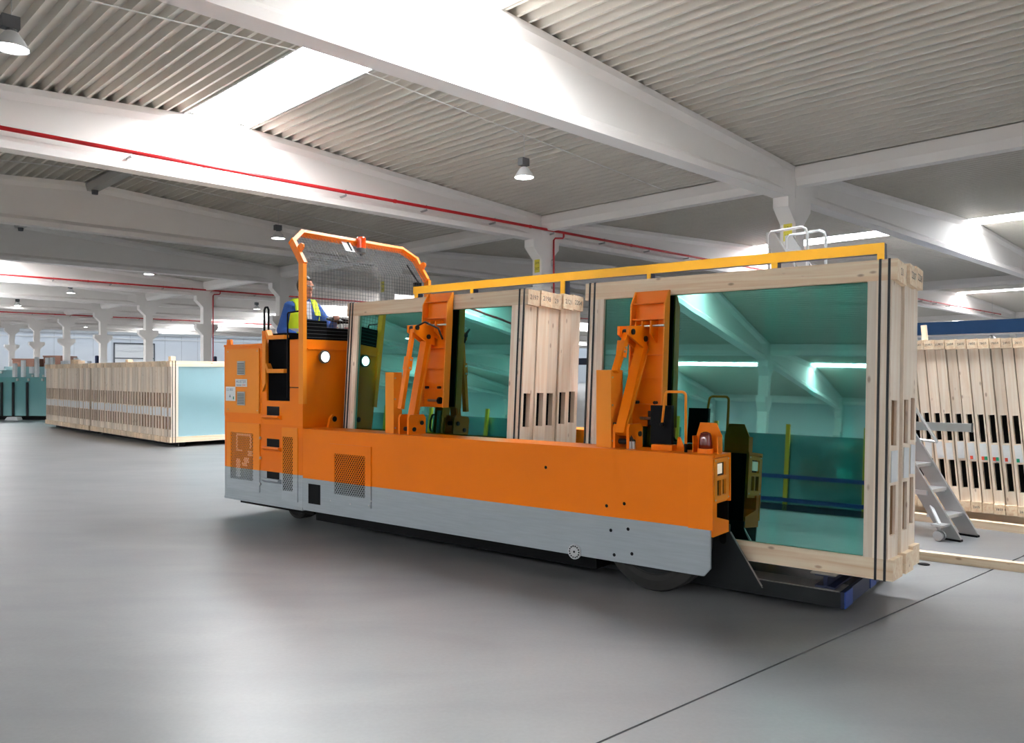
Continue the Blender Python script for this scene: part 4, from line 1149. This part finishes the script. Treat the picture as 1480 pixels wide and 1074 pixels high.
    for z in (1.16, 1.45, hz - 0.06): MB().tube([(hx1, hw0 + 0.02, z), (hx1 + 0.006, hw0 + 0.02, z)], 0.008, 8).build('bolt', 'steel', hs)
    MB().tube([((hx0 + hx1) / 2, hw1 - 0.03, 1.11), ((hx0 + hx1) / 2, hw1 - 0.02, 1.35)], 0.03, 10).build('ram', 'steel', hs)
    return plate, boom
clamp(2.89, 3.215, 1.365, 2.535, (1.54, 1.755, 1.965, 2.27, 2.44), None, 3.0, (0.06, 0.30, 1.106, 1.30), (2.70, 2.82, 0.10, 0.215, 1.72), ((0.035, 1.36), (0.205, 2.165)), ((0.185, 1.24), (0.375, 2.03)),
      [(0.17, 2.19), (0.17, 2.12), (0.36, 2.02), (0.47, 1.99), (0.45, 2.20), (0.30, 2.20)], (0.42, 2.19), 1)
clamp(5.335, 5.635, 1.265, 2.40, (1.44, 1.665, 1.86, 2.155, 2.29), (5.475, 5.54), 5.43, (0.10, 0.33, 1.106, 1.30), (5.20, 5.34, 0.10, 0.285, 1.735), ((0.03, 1.72), (0.215, 2.045)), ((0.10, 1.22), (0.455, 1.945)),
      [(0.15, 2.09), (0.15, 2.02), (0.40, 1.92), (0.46, 1.88), (0.46, 2.10), (0.33, 2.10)], (0.42, 2.09), 2)
# hydraulic hoses
m = MB().tube([(3.02, 0.26, 2.12), (3.05, 0.20, 2.18), (3.12, 0.24, 2.22), (3.19, 0.36, 2.16), (3.21, 0.40, 2.05)], 0.011, 6).build('hose', 'rubber', V, smooth=True)
MB().tube([(2.70, 0.24, 1.12), (2.64, 0.20, 1.16), (2.62, 0.18, 1.24), (2.66, 0.2, 1.30), (2.72, 0.24, 1.30)], 0.012, 6).build('hose', 'rubber', V, smooth=True)
for d in (0.0, 0.03):
    h_ = MB().tube([(5.345, 0.13 + d, 1.30), (5.42, 0.12 + d, 1.30 - d), (5.48, 0.12 + d, 1.25 - d), (5.505 + d, 0.12, 1.16)], 0.010, 6).build('hose', 'rubber', V, smooth=True)
    MB().tube([(5.505 + d, 0.12, 1.165), (5.505 + d, 0.12, 1.106)], 0.014, 8).build('fitting', 'steel', h_)
# mirror on its bent bar
mi = MB().box((5.665, 0.16, 1.155), (5.845, 0.20, 1.455)).build('mirror', 'black', V, bevel=0.018)
m = MB(); pts = [(5.785, 0.12, 1.315), (5.80, 0.12, 1.44), (5.81, 0.12, 1.535)]
pts += [(5.84 - 0.03 * math.cos(math.radians(a)), 0.12, 1.535 + 0.03 * math.sin(math.radians(a))) for a in (30, 60, 90)]
pts += [(5.955 + 0.03 * math.sin(math.radians(a)), 0.12, 1.535 + 0.03 * math.cos(math.radians(a))) for a in (0, 30, 60, 90)]
pts += [(5.985, 0.12, 1.16)]
MB().tube(pts, 0.0105, 8).build('mirror_bar', 'orange_panel_lit', V, smooth=True)
MB().tube([(5.985, 0.12, 1.17), (5.985, 0.12, 1.106)], 0.013, 8).build('bar_clamp', 'black', V)
MB().ball((5.785, 0.125, 1.31), 0.022, 2).build('mirror_joint', 'black', mi)
MB().box((5.68, 0.14, 1.1055), (5.86, 0.22, 1.15)).build('mirror_foot', 'orange', V, bevel=0.004)
MB().prism([(5.86, 1.1055), (5.94, 1.1055), (5.89, 1.21), (5.875, 1.21)], 1, 0.21, 0.225).build('mirror_stay', 'orange', V)
# front beacon in its guard
MB().hexa([(6.03, 0.24, 1.1055), (6.24, 0.24, 1.1055), (6.24, 0.255, 1.1055), (6.03, 0.255, 1.1055), (6.03, 0.24, 1.20), (6.24, 0.24, 1.20), (6.24, 0.255, 1.20), (6.03, 0.255, 1.20)])
gd = MB().prism([(6.02, 1.1055), (6.225, 1.1055), (6.225, 1.235), (6.18, 1.33), (6.05, 1.33), (6.02, 1.235)], 1, 0.235, 0.243).build('beacon_guard', 'orange', V)
for x in (6.02, 6.217): MB().box((x, 0.16, 1.1055), (x + 0.008, 0.2348, 1.23)).build('guard_side', 'orange', gd)
bb = MB().lathe([(0.062, 1.1055), (0.058, 1.14)], 20, (6.125, 0.165, 0)).build('beacon_base', 'orange', V)
MB().lathe([(0.052, 1.1405), (0.050, 1.18), (0.044, 1.235), (0.036, 1.255), (0.015, 1.265)], 20, (6.125, 0.165, 0)).build('beacon_dome', 'beacon_dark', bb, smooth=True)

# ================================================================== THE DRIVER
PX, PW, PZ = 0.645, 0.66, 1.15     # feet position in the vehicle's own frame
per = empty('person', VW(PX, PW, PZ), (0, 0, VEH_YAW))   # local x = direction of travel, y = away from the camera
tag(per, 'driver in blue overalls and yellow safety vest standing at the steering wheel', 'person')
def remesh(o, vs, it=4):
    r_ = o.modifiers.new('r', 'REMESH'); r_.mode = 'VOXEL'; r_.voxel_size = vs; r_.use_smooth_shade = True
    s_ = o.modifiers.new('s', 'SMOOTH'); s_.iterations = it; s_.factor = 0.5
HZ = 1.60      # head centre height above the platform
hx, hy = 0.05, 0.0
turn = -0.15
# body: head, neck, trunk, arms, hands, legs in one surface
b = MB()
b.ball((hx, hy, HZ + 0.02), 0.1, 3, (1.0, 0.80, 1.12)); b.ball((hx + 0.025, hy, HZ - 0.055), 0.07, 3, (0.95, 0.82, 0.95))
b.capsule((hx + 0.075, hy, HZ - 0.09), (hx + 0.075, hy, HZ - 0.095), 0.028, 0.028)
b.capsule((hx + 0.09, hy, HZ + 0.02), (hx + 0.112, hy, HZ - 0.018), 0.012, 0.017)
for s in (-1, 1):
    b.ball((hx - 0.01, hy + s * 0.082, HZ - 0.0), 0.03, 2, (0.7, 0.4, 1.1))
    b.capsule((hx + 0.085, hy + s * 0.015, HZ + 0.042), (hx + 0.075, hy + s * 0.05, HZ + 0.04), 0.012, 0.012)
b.capsule((hx - 0.01, hy, HZ - 0.05), (-0.01, 0, 1.40), 0.056, 0.06)
b.capsule((0, -0.12, 1.36), (0, 0.12, 1.36), 0.075, 0.075); b.capsule((0, -0.07, 1.28), (0, -0.06, 1.0), 0.11, 0.10); b.capsule((0, 0.07, 1.28), (0, 0.06, 1.0), 0.11, 0.10)
b.capsule((0, -0.07, 0.93), (0, 0.07, 0.93), 0.115, 0.115)
SH = {-1: (0.0, -0.20, 1.36), 1: (0.0, 0.20, 1.36)}
EL = {-1: (-0.06, -0.27, 1.08), 1: (0.25, 0.24, 1.10)}
WR = {-1: (0.12, -0.20, 1.02), 1: (0.475, 0.11, 1.215)}
for s in (-1, 1):
    b.capsule(SH[s], EL[s], 0.055, 0.043); b.capsule(EL[s], WR[s], 0.043, 0.028)
    b.capsule((0, s * 0.09, 0.88), (0.02, s * 0.10, 0.48), 0.085, 0.058); b.capsule((0.02, s * 0.10, 0.48), (-0.02, s * 0.11, 0.08), 0.056, 0.038); b.capsule((-0.03, s * 0.11, 0.045), (0.14, s * 0.13, 0.035), 0.042, 0.034)
    # hand: palm, four unequal bent fingers curled over the rim, thumb from the side of the palm
    W_ = Vector(WR[s]); d = (W_ - Vector(EL[s])).normalized()
    side = Vector((0, 0, 1)).cross(d).normalized()
    pc = W_ + d * 0.05
    b.capsule(W_ - d * 0.01, pc + side * 0.014, 0.026, 0.022); b.capsule(W_, pc - side * 0.018, 0.024, 0.02); b.capsule(pc + side * 0.02, pc - side * 0.026, 0.018, 0.016)
    for i, ln in enumerate((0.034, 0.040, 0.037, 0.029)):
        base = pc + side * (0.027 - 0.018 * i) + d * 0.012
        k1 = base + d * ln * 0.85 + Vector((0, 0, -0.012)); k2 = k1 + d * ln * 0.25 + Vector((0, 0, -0.026)); k3 = k2 - d * 0.012 + Vector((0, 0, -0.016))
        b.capsule(base, k1, 0.0092, 0.0088, 8); b.capsule(k1, k2, 0.0088, 0.0082, 8); b.capsule(k2, k3, 0.0082, 0.0074, 8)
    tb = W_ + d * 0.02 + side * (-s) * -0.022
    b.capsule(tb, tb + d * 0.03 + side * s * 0.016 + Vector((0, 0, -0.01)), 0.0115, 0.010, 8); b.capsule(tb + d * 0.03 + side * s * 0.016 + Vector((0, 0, -0.01)), tb + d * 0.05 + side * s * 0.008 + Vector((0, 0, -0.028)), 0.010, 0.008, 8)
body = b.build('body', 'skin', per); remesh(body, 0.0055, 3)
# face details
for s in (-1, 1):
    MB().ball((hx + 0.086, hy + s * 0.032, HZ + 0.02), 0.0115, 2).build('eye', 'eye', per, smooth=True)
MB().capsule((hx + 0.098, hy - 0.02, HZ - 0.058), (hx + 0.098, hy + 0.02, HZ - 0.058), 0.006, 0.006, 8).build('mouth', 'lip', per, smooth=True)
gls = MB().tube([(hx + 0.105, hy - 0.05, HZ + 0.022), (hx + 0.112, hy, HZ + 0.022), (hx + 0.105, hy + 0.05, HZ + 0.022)], 0.003, 5).build('spectacles', 'reflective', per)
m = MB()
for s in (-1, 1):
    m.tube([(hx + 0.106, hy + s * (0.032 + 0.02 * math.cos(a * math.pi / 6)) , HZ + 0.012 + 0.016 * math.sin(a * math.pi / 6)) for a in range(12)], 0.0025, 4, closed=True)
    m.tube([(hx + 0.105, hy + s * 0.05, HZ + 0.022), (hx - 0.01, hy + s * 0.088, HZ + 0.018)], 0.0025, 4)
m.build('spectacle_frame', 'steel', gls)
# hair cap: short dark hair over crown, sides and nape
h = MB()
h.ball((hx - 0.014, hy, HZ + 0.036), 0.106, 3, (1.0, 0.83, 1.10))
bm_ = h.bm
for v_ in [v_ for v_ in bm_.verts if (v_.co.x > hx + 0.055 and v_.co.z < HZ + 0.082) or v_.co.z < HZ - 0.05 or (v_.co.x > hx + 0.012 and v_.co.z < HZ + 0.045)]:
    bm_.verts.remove(v_)
hair = h.build('hair', 'hair', per, smooth=True)
so = hair.modifiers.new('so', 'SOLIDIFY'); so.thickness = 0.012; so.offset = 0
# jacket
j = MB()
j.capsule((-0.005, -0.13, 1.365), (-0.005, 0.13, 1.365), 0.085, 0.085); j.capsule((0, -0.075, 1.27), (0, -0.075, 0.96), 0.128, 0.122); j.capsule((0, 0.075, 1.27), (0, 0.075, 0.96), 0.128, 0.122)
j.capsule((-0.015, 0, 1.40), (-0.005, 0, 1.44), 0.082, 0.074)
for s in (-1, 1):
    j.capsule(SH[s], EL[s], 0.076, 0.062); j.capsule(EL[s], Vector(WR[s]).lerp(Vector(EL[s]), 0.14), 0.06, 0.043)
jk = j.build('jacket', 'jacket_blue', per); remesh(jk, 0.009, 3)
# trousers and shoes
t_ = MB(); t_.capsule((0, -0.075, 0.93), (0, 0.075, 0.93), 0.125, 0.125)
for s in (-1, 1):
    t_.capsule((0, s * 0.09, 0.88), (0.02, s * 0.10, 0.48), 0.098, 0.078); t_.capsule((0.02, s * 0.10, 0.48), (-0.02, s * 0.11, 0.10), 0.076, 0.068)
tr = t_.build('trousers', 'trousers', per); remesh(tr, 0.01, 3)
for s in (-1, 1):
    q = MB(); q.capsule((-0.04, s * 0.11, 0.055), (0.15, s * 0.132, 0.045), 0.055, 0.045); sh = q.build('shoe', 'black', per); remesh(sh, 0.009, 2)
# vest: shell over the trunk, open in a V at the front, two reflective bands
def trunk_ring(z, grow):
    """half-width (y) and half-depth (x) of the clothed trunk"""
    t = (z - 0.90) / 0.5
    hw = 0.205 + 0.015 * t; hd = 0.135
    if z > 1.28:
        f = (z - 1.28) / 0.19; hw = 0.215 - 0.06 * f * f; hd = 0.135 - 0.045 * f
    return hw + grow, hd + grow
def shell(z0, z1, grow, mat, name, parent, opening):
    m = MB(); bm = m.bm
    nz, na = 14, 40
    rows = []
    for i in range(nz + 1):
        z = z0 + (z1 - z0) * i / nz
        hw, hd = trunk_ring(z, grow)
        op = opening(z)
        row = []
        for k in range(na + 1):
            a = op + (2 * math.pi - 2 * op) * k / na       # angle from +x (front)
            e_ = 2.6
            cx_, sx_ = math.cos(a), math.sin(a)
            rr_ = (abs(cx_) ** e_ + abs(sx_) ** e_) ** (-1 / e_)
            row.append(bm.verts.new((hd * rr_ * cx_, hw * rr_ * sx_, z)))
        rows.append(row)
    for a_, b_ in zip(rows, rows[1:]):
        for k in range(na): bm.faces.new((a_[k], a_[k + 1], b_[k + 1], b_[k]))
    o = m.build(name, mat, parent, smooth=True)
    s_ = o.modifiers.new('so', 'SOLIDIFY'); s_.thickness = 0.008; s_.offset = 1
    return o
vopen = lambda z: 0.10 if z < 1.0 else min(1.15, 0.10 + (z - 1.0) * 2.3)
vest = shell(0.90, 1.30, 0.006, 'hivis', 'vest', per, vopen)
for s in (-1, 1):
    # shoulder straps of the vest
    m = MB()
    m.hexa([(0.10, s * 0.085, 1.29), (0.10, s * 0.175, 1.29), (0.135, s * 0.175, 1.27), (0.135, s * 0.085, 1.27), (0.02, s * 0.085, 1.455), (0.02, s * 0.165, 1.445), (0.045, s * 0.165, 1.462), (0.045, s * 0.085, 1.472)])
    m.hexa([(-0.14, s * 0.06, 1.28), (-0.14, s * 0.18, 1.28), (-0.12, s * 0.18, 1.28), (-0.12, s * 0.06, 1.28), (-0.03, s * 0.07, 1.46), (-0.03, s * 0.165, 1.452), (0.04, s * 0.165, 1.468), (0.04, s * 0.085, 1.476)])
    m.build('shoulder_strap', 'hivis', vest, bevel=0.006)
for z0, z1 in ((0.945, 0.985), (1.06, 1.10)):
    shell(z0, z1, 0.0155, 'reflective', 'reflective_band', vest, vopen)
m = MB(); m.hexa([(0.12, -0.03, 1.22), (0.12, 0.03, 1.22), (0.135, 0.03, 1.22), (0.135, -0.03, 1.22), (0.04, -0.05, 1.45), (0.04, 0.05, 1.45), (0.085, 0.05, 1.43), (0.085, -0.05, 1.43)]); m.build('shirt', 'shirt', per, bevel=0.006)
for s in (-1, 1):
    m = MB(); m.hexa([(0.055, s * 0.02, 1.40), (0.06, s * 0.075, 1.42), (0.08, s * 0.07, 1.40), (0.08, s * 0.02, 1.37), (0.0, s * 0.055, 1.475), (0.0, s * 0.085, 1.47), (0.03, s * 0.085, 1.48), (0.05, s * 0.05, 1.475)]); m.build('collar', 'jacket_blue', per, bevel=0.004)
